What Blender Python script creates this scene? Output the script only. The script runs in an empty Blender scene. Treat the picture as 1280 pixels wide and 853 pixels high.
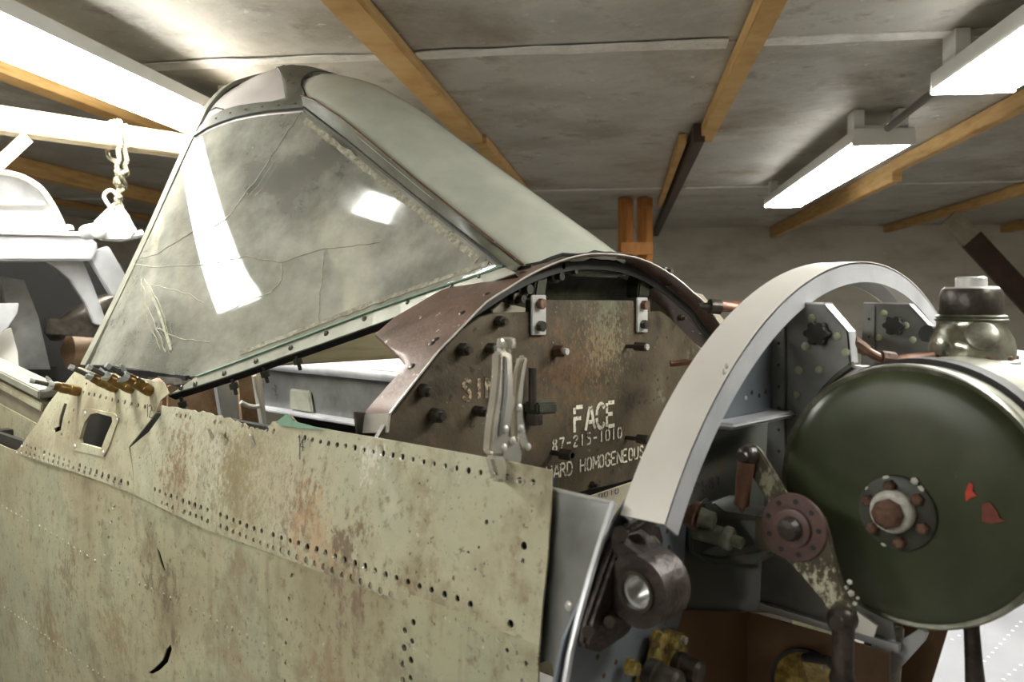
import bpy, bmesh, math, random
import numpy as np
from mathutils import Vector, Matrix, noise
random.seed(7)
SC = bpy.context.scene
COL = SC.collection

# ------------------------------------------------------------------ camera, light, exposure
# world axes: X to the port side of the airframe, Y aft, Z up; lens height ZC
ZC = 1.6
FPX, HOR = 1037.0, 382.0
LX, LY = 0.679096, 0.734049           # camera right (LX,-LY), camera forward (LY, LX)
CAM = np.array([-1.1275, -0.8148, ZC])
cam_d = bpy.data.cameras.new('camera'); cam = bpy.data.objects.new('camera', cam_d); COL.objects.link(cam)
cam.location = CAM
cam.rotation_euler = (math.pi / 2, 0, -math.atan2(LY, LX))
cam_d.sensor_width = 36; cam_d.lens = FPX / 1280 * 36
cam_d.shift_y = -(426.5 - HOR) / 1280
cam_d.clip_start = 0.02
cam_d.dof.use_dof = True; cam_d.dof.focus_distance = 1.45; cam_d.dof.aperture_fstop = 7.0
SC.camera = cam
w = bpy.data.worlds.new('workshop_air'); SC.world = w; w.use_nodes = True
w.node_tree.nodes['Background'].inputs[0].default_value = (0.9, 0.95, 1, 1)
w.node_tree.nodes['Background'].inputs[1].default_value = 0.1
SC.view_settings.view_transform = 'Standard'; SC.view_settings.look = 'None'
SC.view_settings.gamma = 1; SC.view_settings.use_curve_mapping = False
SC.view_settings.exposure = 0.85
LAMP_POWER = 26.0                       # emission of the fluorescent lenses

# ------------------------------------------------------------------ rays: a photo point met with a real plane of the airframe
def ray(px, py):
    r = (px - 640) / FPX; h = (HOR - py) / FPX
    return np.array([LX * r + LY, -LY * r + LX, h])
def V(p): return Vector((float(p[0]), float(p[1]), float(p[2])))
def at_y(px, py, y): v = ray(px, py); return V(CAM + v * (y - CAM[1]) / v[1])
def at_x(px, py, x): v = ray(px, py); return V(CAM + v * (x - CAM[0]) / v[0])
def at_h(px, py, h): v = ray(px, py); return V(CAM + v * h / v[2])
def at_d(px, py, d): return V(CAM + ray(px, py) * d)
def at_plane(px, py, c, n):
    v = ray(px, py); c = np.array(c); n = np.array(n)
    return V(CAM + v * (((c - CAM) @ n) / (v @ n)))
def P(x, y, h): return Vector((x, y, h + ZC))
# room axes
RF = Vector((LX * 0.135 + LY, -LY * 0.135 + LX, 0)).normalized()
RR = Vector((RF.y, -RF.x, 0))
def R(u, v, h): return Vector((CAM[0], CAM[1], 0)) + RR * u + RF * v + Vector((0, 0, h + ZC))
def interp(x, xs, ys): return float(np.interp(x, xs, ys))

# ------------------------------------------------------------------ materials
MATS = {}
def mat(name, cols, rough=0.6, metal=0.0, scale=6.0, detail=6.0, bump=0.0, bscale=None, stretch=(1, 1, 1), ramp=None, rvar=0.0, spots=None, distort=0.0, coat=0.0, patches=None, streak=None):
    """procedural: noise ramp through the colours, optional second layer of spots (colour, scale, threshold, softness)"""
    if name in MATS: return MATS[name]
    m = bpy.data.materials.new(name); m.use_nodes = True; nt = m.node_tree; N = nt.nodes; Lk = nt.links
    b = N['Principled BSDF']
    b.inputs['Roughness'].default_value = rough; b.inputs['Metallic'].default_value = metal
    b.inputs['Coat Weight'].default_value = coat
    tc = N.new('ShaderNodeNewGeometry'); mp = N.new('ShaderNodeMapping'); mp.inputs['Scale'].default_value = stretch
    Lk.new(tc.outputs['Position'], mp.inputs['Vector'])
    no = N.new('ShaderNodeTexNoise'); no.inputs['Scale'].default_value = scale; no.inputs['Detail'].default_value = detail; no.inputs['Roughness'].default_value = 0.62
    no.inputs['Distortion'].default_value = distort
    Lk.new(mp.outputs[0], no.inputs['Vector'])
    col_out = None
    if len(cols) == 1:
        b.inputs['Base Color'].default_value = (*cols[0], 1)
        rg = N.new('ShaderNodeRGB'); rg.outputs[0].default_value = (*cols[0], 1); col_out = rg.outputs[0]
    else:
        cr = N.new('ShaderNodeValToRGB'); e = cr.color_ramp.elements
        pos = ramp or [0.3 + 0.4 * i / (len(cols) - 1) for i in range(len(cols))]
        e[0].position = pos[0]; e[0].color = (*cols[0], 1); e[1].position = pos[-1]; e[1].color = (*cols[-1], 1)
        for c, p_ in list(zip(cols, pos))[1:-1]:
            x = e.new(p_); x.color = (*c, 1)
        Lk.new(no.outputs['Fac'], cr.inputs[0]); col_out = cr.outputs[0]
    for (sc_, ss, th, soft) in (spots or []):
        n2 = N.new('ShaderNodeTexNoise'); n2.inputs['Scale'].default_value = ss; n2.inputs['Detail'].default_value = 7; n2.inputs['Roughness'].default_value = 0.7
        Lk.new(mp.outputs[0], n2.inputs['Vector'])
        mr = N.new('ShaderNodeMapRange'); mr.inputs['From Min'].default_value = th; mr.inputs['From Max'].default_value = th + soft
        Lk.new(n2.outputs['Fac'], mr.inputs['Value'])
        mx = N.new('ShaderNodeMix'); mx.data_type = 'RGBA'
        Lk.new(mr.outputs[0], mx.inputs['Factor']); Lk.new(col_out, mx.inputs['A']); mx.inputs['B'].default_value = (*sc_, 1)
        col_out = mx.outputs['Result']
    for (c_, rad, pc, amt, ns) in (patches or []):                 # stains with a shape of their own
        vd = N.new('ShaderNodeVectorMath'); vd.operation = 'DISTANCE'; Lk.new(tc.outputs['Position'], vd.inputs[0]); vd.inputs[1].default_value = c_
        n2 = N.new('ShaderNodeTexNoise'); n2.inputs['Scale'].default_value = ns * 1.5; n2.inputs['Detail'].default_value = 10; n2.inputs['Roughness'].default_value = 0.75
        mp2 = N.new('ShaderNodeMapping'); mp2.inputs['Scale'].default_value = (1, 1, .65); Lk.new(tc.outputs['Position'], mp2.inputs[0]); Lk.new(mp2.outputs[0], n2.inputs['Vector'])
        m_ = N.new('ShaderNodeMath'); m_.operation = 'MULTIPLY_ADD'; Lk.new(vd.outputs['Value'], m_.inputs[0]); m_.inputs[1].default_value = -1.0 / rad; m_.inputs[2].default_value = 0.42
        s_ = N.new('ShaderNodeMath'); s_.operation = 'MULTIPLY_ADD'; Lk.new(n2.outputs['Fac'], s_.inputs[0]); s_.inputs[1].default_value = 4.2; s_.inputs[2].default_value = -2.1
        a_ = N.new('ShaderNodeMath'); a_.operation = 'ADD'; Lk.new(m_.outputs[0], a_.inputs[0]); Lk.new(s_.outputs[0], a_.inputs[1])
        mr = N.new('ShaderNodeMapRange'); mr.inputs['From Min'].default_value = 0.0; mr.inputs['From Max'].default_value = .35; mr.inputs['To Max'].default_value = amt
        Lk.new(a_.outputs[0], mr.inputs['Value'])
        mx = N.new('ShaderNodeMix'); mx.data_type = 'RGBA'; Lk.new(mr.outputs[0], mx.inputs['Factor']); Lk.new(col_out, mx.inputs['A']); mx.inputs['B'].default_value = (*pc, 1)
        col_out = mx.outputs['Result']
    if streak:                                                      # grime run down the sheet
        sc_, th, amt = streak
        mp2 = N.new('ShaderNodeMapping'); mp2.inputs['Scale'].default_value = (26, 26, 3.2); Lk.new(tc.outputs['Position'], mp2.inputs[0])
        n2 = N.new('ShaderNodeTexNoise'); n2.inputs['Scale'].default_value = 1; n2.inputs['Detail'].default_value = 9; n2.inputs['Roughness'].default_value = 0.7; Lk.new(mp2.outputs[0], n2.inputs['Vector'])
        mr = N.new('ShaderNodeMapRange'); mr.inputs['From Min'].default_value = th; mr.inputs['From Max'].default_value = th + .14; mr.inputs['To Max'].default_value = amt
        Lk.new(n2.outputs['Fac'], mr.inputs['Value'])
        mx = N.new('ShaderNodeMix'); mx.data_type = 'RGBA'; Lk.new(mr.outputs[0], mx.inputs['Factor']); Lk.new(col_out, mx.inputs['A']); mx.inputs['B'].default_value = (*sc_, 1)
        col_out = mx.outputs['Result']
    Lk.new(col_out, b.inputs['Base Color'])
    if rvar:
        mr = N.new('ShaderNodeMapRange'); mr.inputs['From Min'].default_value = 0.3; mr.inputs['From Max'].default_value = 0.7
        mr.inputs['To Min'].default_value = max(0.05, rough - rvar); mr.inputs['To Max'].default_value = min(1, rough + rvar)
        Lk.new(no.outputs['Fac'], mr.inputs['Value']); Lk.new(mr.outputs[0], b.inputs['Roughness'])
    if bump:
        nb = N.new('ShaderNodeTexNoise'); nb.inputs['Scale'].default_value = bscale or scale * 4; nb.inputs['Detail'].default_value = 4
        Lk.new(mp.outputs[0], nb.inputs['Vector'])
        bp = N.new('ShaderNodeBump'); bp.inputs['Strength'].default_value = bump; bp.inputs['Distance'].default_value = 0.01
        Lk.new(nb.outputs['Fac'], bp.inputs['Height']); Lk.new(bp.outputs[0], b.inputs['Normal'])
    MATS[name] = m
    return m

def glass_mat(name, dirt, lo, hi, scale, tint=(0.93, 0.97, 0.93), th=(0.35, 0.7), spec=0.06):
    m = bpy.data.materials.new(name); m.use_nodes = True; nt = m.node_tree; N = nt.nodes; Lk = nt.links
    N.remove(N['Principled BSDF']); out = N['Material Output']
    g = N.new('ShaderNodeNewGeometry')
    no = N.new('ShaderNodeTexNoise'); no.inputs['Scale'].default_value = scale; no.inputs['Detail'].default_value = 8; no.inputs['Roughness'].default_value = 0.65
    Lk.new(g.outputs['Position'], no.inputs['Vector'])
    mr = N.new('ShaderNodeMapRange'); mr.inputs['From Min'].default_value = th[0]; mr.inputs['From Max'].default_value = th[1]
    mr.inputs['To Min'].default_value = lo; mr.inputs['To Max'].default_value = hi
    Lk.new(no.outputs['Fac'], mr.inputs['Value'])
    tr = N.new('ShaderNodeBsdfTransparent'); tr.inputs[0].default_value = (*tint, 1)
    df = N.new('ShaderNodeBsdfDiffuse')
    cr = N.new('ShaderNodeValToRGB'); e = cr.color_ramp.elements
    e[0].position = 0.35; e[0].color = (*dirt[0], 1); e[1].position = 0.68; e[1].color = (*dirt[1], 1)
    n2 = N.new('ShaderNodeTexNoise'); n2.inputs['Scale'].default_value = scale * 1.7; n2.inputs['Detail'].default_value = 5
    Lk.new(g.outputs['Position'], n2.inputs['Vector']); Lk.new(n2.outputs['Fac'], cr.inputs[0]); Lk.new(cr.outputs[0], df.inputs[0])
    tl = N.new('ShaderNodeBsdfTranslucent'); Lk.new(cr.outputs[0], tl.inputs[0])
    md = N.new('ShaderNodeMixShader'); md.inputs[0].default_value = 0.3; Lk.new(df.outputs[0], md.inputs[1]); Lk.new(tl.outputs[0], md.inputs[2])
    m1 = N.new('ShaderNodeMixShader'); Lk.new(mr.outputs[0], m1.inputs[0]); Lk.new(tr.outputs[0], m1.inputs[1]); Lk.new(md.outputs[0], m1.inputs[2])
    gl = N.new('ShaderNodeBsdfGlossy'); gl.inputs['Roughness'].default_value = 0.04
    fr = N.new('ShaderNodeFresnel'); fr.inputs[0].default_value = 1.45
    ad = N.new('ShaderNodeMath'); ad.operation = 'MAXIMUM'; ad.inputs[1].default_value = spec; Lk.new(fr.outputs[0], ad.inputs[0])
    m2 = N.new('ShaderNodeMixShader'); Lk.new(ad.outputs[0], m2.inputs[0]); Lk.new(m1.outputs[0], m2.inputs[1]); Lk.new(gl.outputs[0], m2.inputs[2])
    Lk.new(m2.outputs[0], out.inputs['Surface'])
    return m

def emit_mat(name, col, power):
    m = bpy.data.materials.new(name); m.use_nodes = True; N = m.node_tree.nodes
    N.remove(N['Principled BSDF']); e = N.new('ShaderNodeEmission'); e.inputs[0].default_value = (*col, 1); e.inputs[1].default_value = power
    m.node_tree.links.new(e.outputs[0], N['Material Output'].inputs['Surface'])
    return m

def sk(px, py): return tuple(at_x(px, py, -.512))
M_SKIN = mat('weathered_khaki_paint', [(0.22, 0.19, 0.12), (0.37, 0.34, 0.23), (0.45, 0.43, 0.30), (0.40, 0.40, 0.285), (0.53, 0.50, 0.375)], rough=0.45, scale=6, detail=12, bump=0.22, bscale=22,
             ramp=[0.3, 0.42, 0.5, 0.58, 0.72], rvar=0.16, streak=((0.19, 0.14, 0.08), .56, .38),
             patches=[(sk(225, 575), .13, (0.21, 0.12, 0.06), .75, 60), (sk(270, 560), .12, (0.55, 0.53, 0.45), .7, 75), (sk(300, 600), .18, (0.25, 0.21, 0.10), .75, 90), (sk(380, 640), .12, (0.22, 0.13, 0.07), .85, 70), (sk(350, 610), .15, (0.5, 0.46, 0.34), .6, 110), (sk(445, 690), .10, (0.15, 0.10, 0.065), .85, 26), (sk(400, 665), .10, (0.50, 0.34, 0.20), .6, 30), (sk(525, 735), .08, (0.19, 0.13, 0.07), .7, 50), (sk(460, 575), .05, (0.62, 0.60, 0.52), .9, 80)],
             spots=[((0.25, 0.19, 0.11), 14, 0.54, 0.22), ((0.24, 0.2, 0.12), 55, 0.56, 0.12), ((0.62, 0.59, 0.48), 70, 0.65, 0.04), ((0.11, 0.085, 0.055), 120, 0.62, 0.04)])
M_SKIN2 = mat('greenish_khaki_paint', [(0.18, 0.15, 0.095), (0.31, 0.275, 0.175), (0.385, 0.365, 0.24), (0.33, 0.34, 0.235), (0.45, 0.42, 0.29)], rough=0.45, scale=4.5, detail=12, bump=0.25, bscale=16,
              ramp=[0.28, 0.4, 0.49, 0.58, 0.72], rvar=0.16, streak=((0.16, 0.12, 0.07), .54, .45),
              patches=[(sk(440, 760), .10, (0.17, 0.11, 0.085), .8, 22), (sk(210, 740), .14, (0.14, 0.11, 0.07), .8, 24), (sk(90, 720), .12, (0.16, 0.12, 0.07), .7, 60), (sk(60, 790), .16, (0.22, 0.15, 0.075), .7, 50), (sk(150, 790), .14, (0.24, 0.18, 0.09), .7, 70), (sk(100, 690), .05, (0.13, 0.09, 0.05), .8, 40), (sk(420, 850), .1, (0.26, 0.18, 0.1), .7, 40), (sk(30, 800), .1, (0.5, 0.52, 0.42), .6, 80), (sk(300, 640), .15, (0.45, 0.43, 0.29), .5, 18)],
              spots=[((0.21, 0.155, 0.09), 9, 0.52, 0.22), ((0.2, 0.16, 0.095), 48, 0.55, 0.12), ((0.54, 0.51, 0.41), 80, 0.65, 0.04), ((0.09, 0.07, 0.045), 100, 0.615, 0.04)])
M_BARE = mat('scraped_and_lit_edge', [(0.6, 0.58, 0.52), (0.75, 0.73, 0.68)], rough=0.35, metal=0.7, scale=60)  # scraped metal, also the painted-in light on the hole rims
M_HOLEDARK = mat('dark_stringer_metal', [(0.012, 0.011, 0.009), (0.03, 0.027, 0.02)], rough=0.7, scale=30)
M_RUSTPLATE = mat('rusty_armour_plate', [(0.024, 0.019, 0.011), (0.056, 0.043, 0.024), (0.085, 0.062, 0.034), (0.085, 0.08, 0.046)], rough=0.5, metal=0.2, scale=11, detail=10, bump=0.10, bscale=110,
                  ramp=[0.28, 0.43, 0.56, 0.7], rvar=0.12, spots=[((0.17, 0.085, 0.033), 22, 0.62, 0.1), ((0.15, 0.16, 0.1), 15, 0.62, 0.1), ((0.42, 0.33, 0.19), 110, 0.67, 0.03), ((0.022, 0.016, 0.01), 45, 0.6, 0.06)], patches=[((-.02, 0.0, ZC - .06), .12, (0.32, 0.25, 0.13), .5, 120), ((-.1, 0.0, ZC - .1), .16, (0.17, 0.09, 0.038), .5, 60), ((.0, 0.0, ZC + .0), .12, (0.14, 0.15, 0.095), .6, 35)])
M_COWL = mat('brown_primer_cowl', [(0.075, 0.04, 0.024), (0.13, 0.072, 0.047), (0.17, 0.1, 0.07)], rough=0.42, metal=0.15, scale=14, detail=8, bump=0.08, bscale=120, rvar=0.12,
             spots=[((0.62, 0.56, 0.48), 50, 0.635, 0.03), ((0.06, 0.036, 0.025), 26, 0.6, 0.08), ((0.45, 0.33, 0.27), 11, 0.68, 0.08)])
M_DARKOLIVE = mat('dark_olive_interior', [(0.012, 0.012, 0.008), (0.035, 0.037, 0.022), (0.06, 0.062, 0.04)], rough=0.45, scale=18, bump=0.1, spots=[((0.2, 0.19, 0.14), 120, 0.7, 0.03)])
M_TAN = mat('tan_primer_sheet', [(0.24, 0.21, 0.15), (0.36, 0.32, 0.235)], rough=0.6, scale=14, spots=[((0.14, 0.1, 0.07), 10, 0.58, 0.15)])
M_FRAME = mat('olive_windshield_frame', [(0.065, 0.065, 0.045), (0.11, 0.112, 0.08), (0.15, 0.152, 0.11)], rough=0.55, metal=0.0, scale=20, detail=8, bump=0.06, rvar=0.1, spots=[((0.42, 0.42, 0.36), 75, 0.69, 0.03), ((0.1, 0.065, 0.04), 30, 0.66, 0.08)])
M_RAIL = mat('pale_olive_rail', [(0.2, 0.205, 0.16), (0.28, 0.285, 0.225), (0.33, 0.33, 0.27)], rough=0.42, metal=0.2, scale=20, detail=8, rvar=0.1, spots=[((0.12, 0.09, 0.06), 38, 0.66, 0.08), ((0.55, 0.55, 0.48), 75, 0.7, 0.03)])
M_RUBBER = mat('black_seal', [(0.012, 0.012, 0.012), (0.03, 0.03, 0.028)], rough=0.7, scale=40)
M_PINK = mat('pinkish_dulled_panel', [(0.5, 0.46, 0.44), (0.62, 0.575, 0.55)], rough=0.35, scale=9, coat=0.3)
M_ALU = mat('brushed_aluminium', [(0.45, 0.46, 0.48), (0.58, 0.59, 0.61), (0.64, 0.65, 0.67)], rough=0.38, metal=0.5, scale=9, detail=5, bump=0.03, bscale=220, rvar=0.1, stretch=(1, 1, 1))
M_ALU2 = mat('warm_aluminium_outer', [(0.74, 0.71, 0.66), (0.82, 0.79, 0.74)], rough=0.42, metal=0.3, scale=7, rvar=0.06)
M_GREYPL = mat('grey_bulkhead_sheet', [(0.13, 0.132, 0.125), (0.2, 0.203, 0.195), (0.26, 0.262, 0.25)], rough=0.36, metal=0.55, scale=10, detail=7, rvar=0.1, spots=[((0.14, 0.13, 0.1), 12, 0.62, 0.15), ((0.5, 0.5, 0.48), 110, 0.72, 0.03)])
M_BLUEGREY = mat('blue_grey_web_sheet', [(0.13, 0.15, 0.17), (0.2, 0.225, 0.25)], rough=0.38, metal=0.45, scale=9, spots=[((0.11, 0.11, 0.1), 20, 0.64, 0.1)])
M_DARKWEB = mat('dark_olive_web_sheet', [(0.03, 0.032, 0.024), (0.06, 0.065, 0.05), (0.085, 0.09, 0.075)], rough=0.55, metal=0.15, scale=8, rvar=0.1, spots=[((0.09, 0.05, 0.025), 7, 0.57, 0.15), ((0.6, 0.58, 0.5), 130, 0.74, 0.02)])
M_BROWNWEB = mat('copper_brown_web_sheet', [(0.055, 0.03, 0.015), (0.12, 0.065, 0.03), (0.17, 0.1, 0.05)], rough=0.42, metal=0.3, scale=6, rvar=0.1, spots=[((0.45, 0.4, 0.32), 90, 0.73, 0.03)])
M_TANK = mat('olive_drab_tank_paint', [(0.02, 0.026, 0.011), (0.04, 0.05, 0.022), (0.065, 0.075, 0.034)], rough=0.34, scale=7, detail=8, bump=0.04, rvar=0.08, spots=[((0.11, 0.12, 0.07), 60, 0.70, 0.04)])
M_WINGSKIN = mat('polished_wing_skin', [(0.15, 0.15, 0.165), (0.22, 0.22, 0.235)], rough=0.45, metal=0.2, scale=7, rvar=0.08, stretch=(1, 1, 1))
M_TANKRIM = mat('worn_olive_rim', [(0.06, 0.065, 0.04), (0.12, 0.12, 0.085), (0.34, 0.33, 0.28)], rough=0.35, metal=0.4, scale=24, detail=8)
M_TANKWHITE = mat('cream_tank_body', [(0.26, 0.26, 0.205), (0.4, 0.39, 0.32)], rough=0.36, metal=0.25, scale=6, rvar=0.08)
M_RUST = mat('rusted_steel', [(0.05, 0.026, 0.016), (0.12, 0.06, 0.036), (0.2, 0.115, 0.08)], rough=0.6, metal=0.3, scale=50, bump=0.2, bscale=240)
M_DARKSTEEL = mat('dark_oily_steel', [(0.035, 0.03, 0.025), (0.09, 0.078, 0.062)], rough=0.34, metal=0.5, scale=40, bump=0.1)
M_BROWNSTEEL = mat('brown_stained_forging', [(0.016, 0.012, 0.01), (0.045, 0.033, 0.028), (0.08, 0.06, 0.053)], rough=0.42, metal=0.35, scale=22, bump=0.3, rvar=0.1)
M_COPPER = mat('copper_brown_rod', [(0.12, 0.06, 0.04), (0.23, 0.115, 0.075)], rough=0.38, metal=0.5, scale=40)
M_STEEL = mat('clean_steel', [(0.5, 0.5, 0.48), (0.65, 0.65, 0.62)], rough=0.3, metal=0.45, scale=30)
M_CHROME = mat('nickel_plated_tool', [(0.6, 0.57, 0.49), (0.78, 0.75, 0.66)], rough=0.24, metal=0.72, scale=20, rvar=0.08)
M_WHITECORR = mat('white_corrosion', [(0.35, 0.35, 0.3), (0.68, 0.68, 0.62)], rough=0.8, scale=90, bump=0.4, bscale=200)
M_RIVET = mat('pale_green_rivet', [(0.3, 0.33, 0.22), (0.42, 0.44, 0.31)], rough=0.5, scale=60)
M_OIL = mat('oily_yellow_residue', [(0.05, 0.03, 0.008), (0.22, 0.15, 0.03), (0.42, 0.33, 0.09)], rough=0.22, scale=60, bump=0.35, bscale=120, coat=0.6)
M_CRANK = mat('chipped_olive_lever_paint', [(0.06, 0.052, 0.032), (0.115, 0.1, 0.06)], rough=0.45, metal=0.2, scale=20, spots=[((0.1, 0.055, 0.03), 25, 0.6, 0.08), ((0.55, 0.52, 0.36), 50, 0.6, 0.03)])
M_REDHUB = mat('dull_red_primer', [(0.07, 0.036, 0.03), (0.14, 0.08, 0.07)], rough=0.45, scale=35)
M_BRASS = mat('brass_fastener_body', [(0.11, 0.065, 0.02), (0.26, 0.16, 0.05)], rough=0.3, metal=0.75, scale=60)
M_ZINC = mat('zinc_wing_nut', [(0.3, 0.33, 0.32), (0.48, 0.5, 0.48)], rough=0.4, metal=0.6, scale=40)
M_WOOD = mat('yellow_pine_lumber', [(0.42, 0.235, 0.07), (0.56, 0.35, 0.13), (0.64, 0.43, 0.19)], rough=0.7, scale=5, detail=8, stretch=(1, 1, 9), bump=0.05, spots=[((0.3, 0.14, 0.035), 6, 0.63, 0.08)])
M_WOODPALE = mat('pale_pine_board', [(0.52, 0.4, 0.23), (0.66, 0.55, 0.36), (0.74, 0.64, 0.46)], rough=0.7, scale=6, detail=8, stretch=(1, 1, 10), spots=[((0.4, 0.25, 0.11), 5, 0.68, 0.06)])
M_WOODORANGE = mat('orange_stained_post', [(0.3, 0.11, 0.025), (0.46, 0.2, 0.05)], rough=0.6, scale=6, stretch=(6, 6, 1))
M_WOODDARK = mat('dark_stained_brace', [(0.025, 0.012, 0.008), (0.06, 0.028, 0.018)], rough=0.6, scale=8)
M_FOIL = mat('crumpled_foil_facing', [(0.38, 0.365, 0.33), (0.52, 0.505, 0.465), (0.6, 0.585, 0.545)], rough=0.55, metal=0.25, scale=3, detail=6, bump=0.6, bscale=12, rvar=0.12, stretch=(1, 1, 1), spots=[((0.24, 0.19, 0.12), 1.6, 0.5, 0.25), ((0.3, 0.26, 0.22), 6, 0.56, 0.15), ((0.72, 0.71, 0.68), 18, 0.63, 0.05), ((0.12, 0.1, 0.08), 30, 0.7, 0.03)])
M_TAPE = mat('shiny_foil_tape', [(0.6, 0.58, 0.54), (0.9, 0.89, 0.86)], rough=0.3, metal=0.1, scale=12, bump=0.7, bscale=40)
M_WALL = mat('stained_white_plywood', [(0.5, 0.455, 0.375), (0.66, 0.615, 0.53), (0.74, 0.7, 0.62)], rough=0.8, scale=1.6, detail=6, stretch=(1, 1, 2.5), spots=[((0.2, 0.14, 0.08), 2.0, 0.64, 0.12)])
M_FLOOR = mat('worn_concrete_floor', [(0.2, 0.19, 0.175), (0.28, 0.27, 0.25)], rough=0.7, scale=3)
M_WHITE = mat('white_enamel', [(0.72, 0.74, 0.72), (0.8, 0.81, 0.79)], rough=0.35, scale=8)
M_WHITEDOT = mat('white_speckled_panel', [(0.74, 0.75, 0.76), (0.8, 0.8, 0.8)], rough=0.5, scale=8, spots=[((0.05, 0.05, 0.05), 75, 0.71, 0.02)])
M_ROPE = mat('dirty_white_rope', [(0.17, 0.155, 0.1), (0.34, 0.32, 0.225)], rough=0.9, scale=150)
M_STENCIL = mat('worn_white_stencil_paint', [(0.08, 0.06, 0.04), (0.6, 0.56, 0.45), (0.72, 0.68, 0.57)], rough=0.6, scale=150, detail=4, ramp=[0.36, 0.47, 0.7])
M_STENCILFAINT = mat('faded_stencil_paint', [(0.1, 0.072, 0.045), (0.42, 0.32, 0.19)], rough=0.6, scale=130, detail=5, ramp=[0.47, 0.6])
M_BLACKINK = mat('black_ink', [(0.03, 0.03, 0.035), (0.07, 0.07, 0.07)], rough=0.6, scale=80)
M_GREENPR = mat('green_primer_flake', [(0.13, 0.25, 0.17), (0.2, 0.34, 0.24)], rough=0.6, scale=40)
M_REDPAINT = mat('bright_red_paint', [(0.45, 0.03, 0.015), (0.6, 0.06, 0.03)], rough=0.5, scale=60)
M_REDWORN = mat('worn_red_paint', [(0.1, 0.03, 0.018), (0.22, 0.04, 0.025)], rough=0.5, scale=120)
M_RUSTBOX = mat('rusty_cockpit_box', [(0.09, 0.055, 0.035), (0.26, 0.16, 0.09), (0.36, 0.26, 0.17)], rough=0.6, scale=12)
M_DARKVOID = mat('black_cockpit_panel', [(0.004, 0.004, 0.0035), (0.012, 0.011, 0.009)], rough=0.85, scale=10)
M_LENS = emit_mat('lit_fluorescent_lens', (1.0, 0.99, 0.93), LAMP_POWER)
G_SIDE = glass_mat('dusty_cracked_perspex', [(0.6, 0.6, 0.5), (0.86, 0.85, 0.74)], 0.2, 0.72, 5.0, th=(0.34, 0.68), spec=0.09)
G_CENTRE = glass_mat('milky_armoured_glass', [(0.66, 0.69, 0.58), (0.76, 0.78, 0.67)], 0.86, 0.98, 7.0, th=(0.3, 0.6), spec=0.05)
M_CRACK = mat('yellowed_crack_line', [(0.2, 0.2, 0.12), (0.45, 0.45, 0.33)], rough=0.5, scale=60)
M_GRIME = mat('flaking_sealant', [(0.13, 0.115, 0.07), (0.28, 0.265, 0.19), (0.42, 0.42, 0.36)], rough=0.8, scale=90, bump=0.15, bscale=200)

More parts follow.
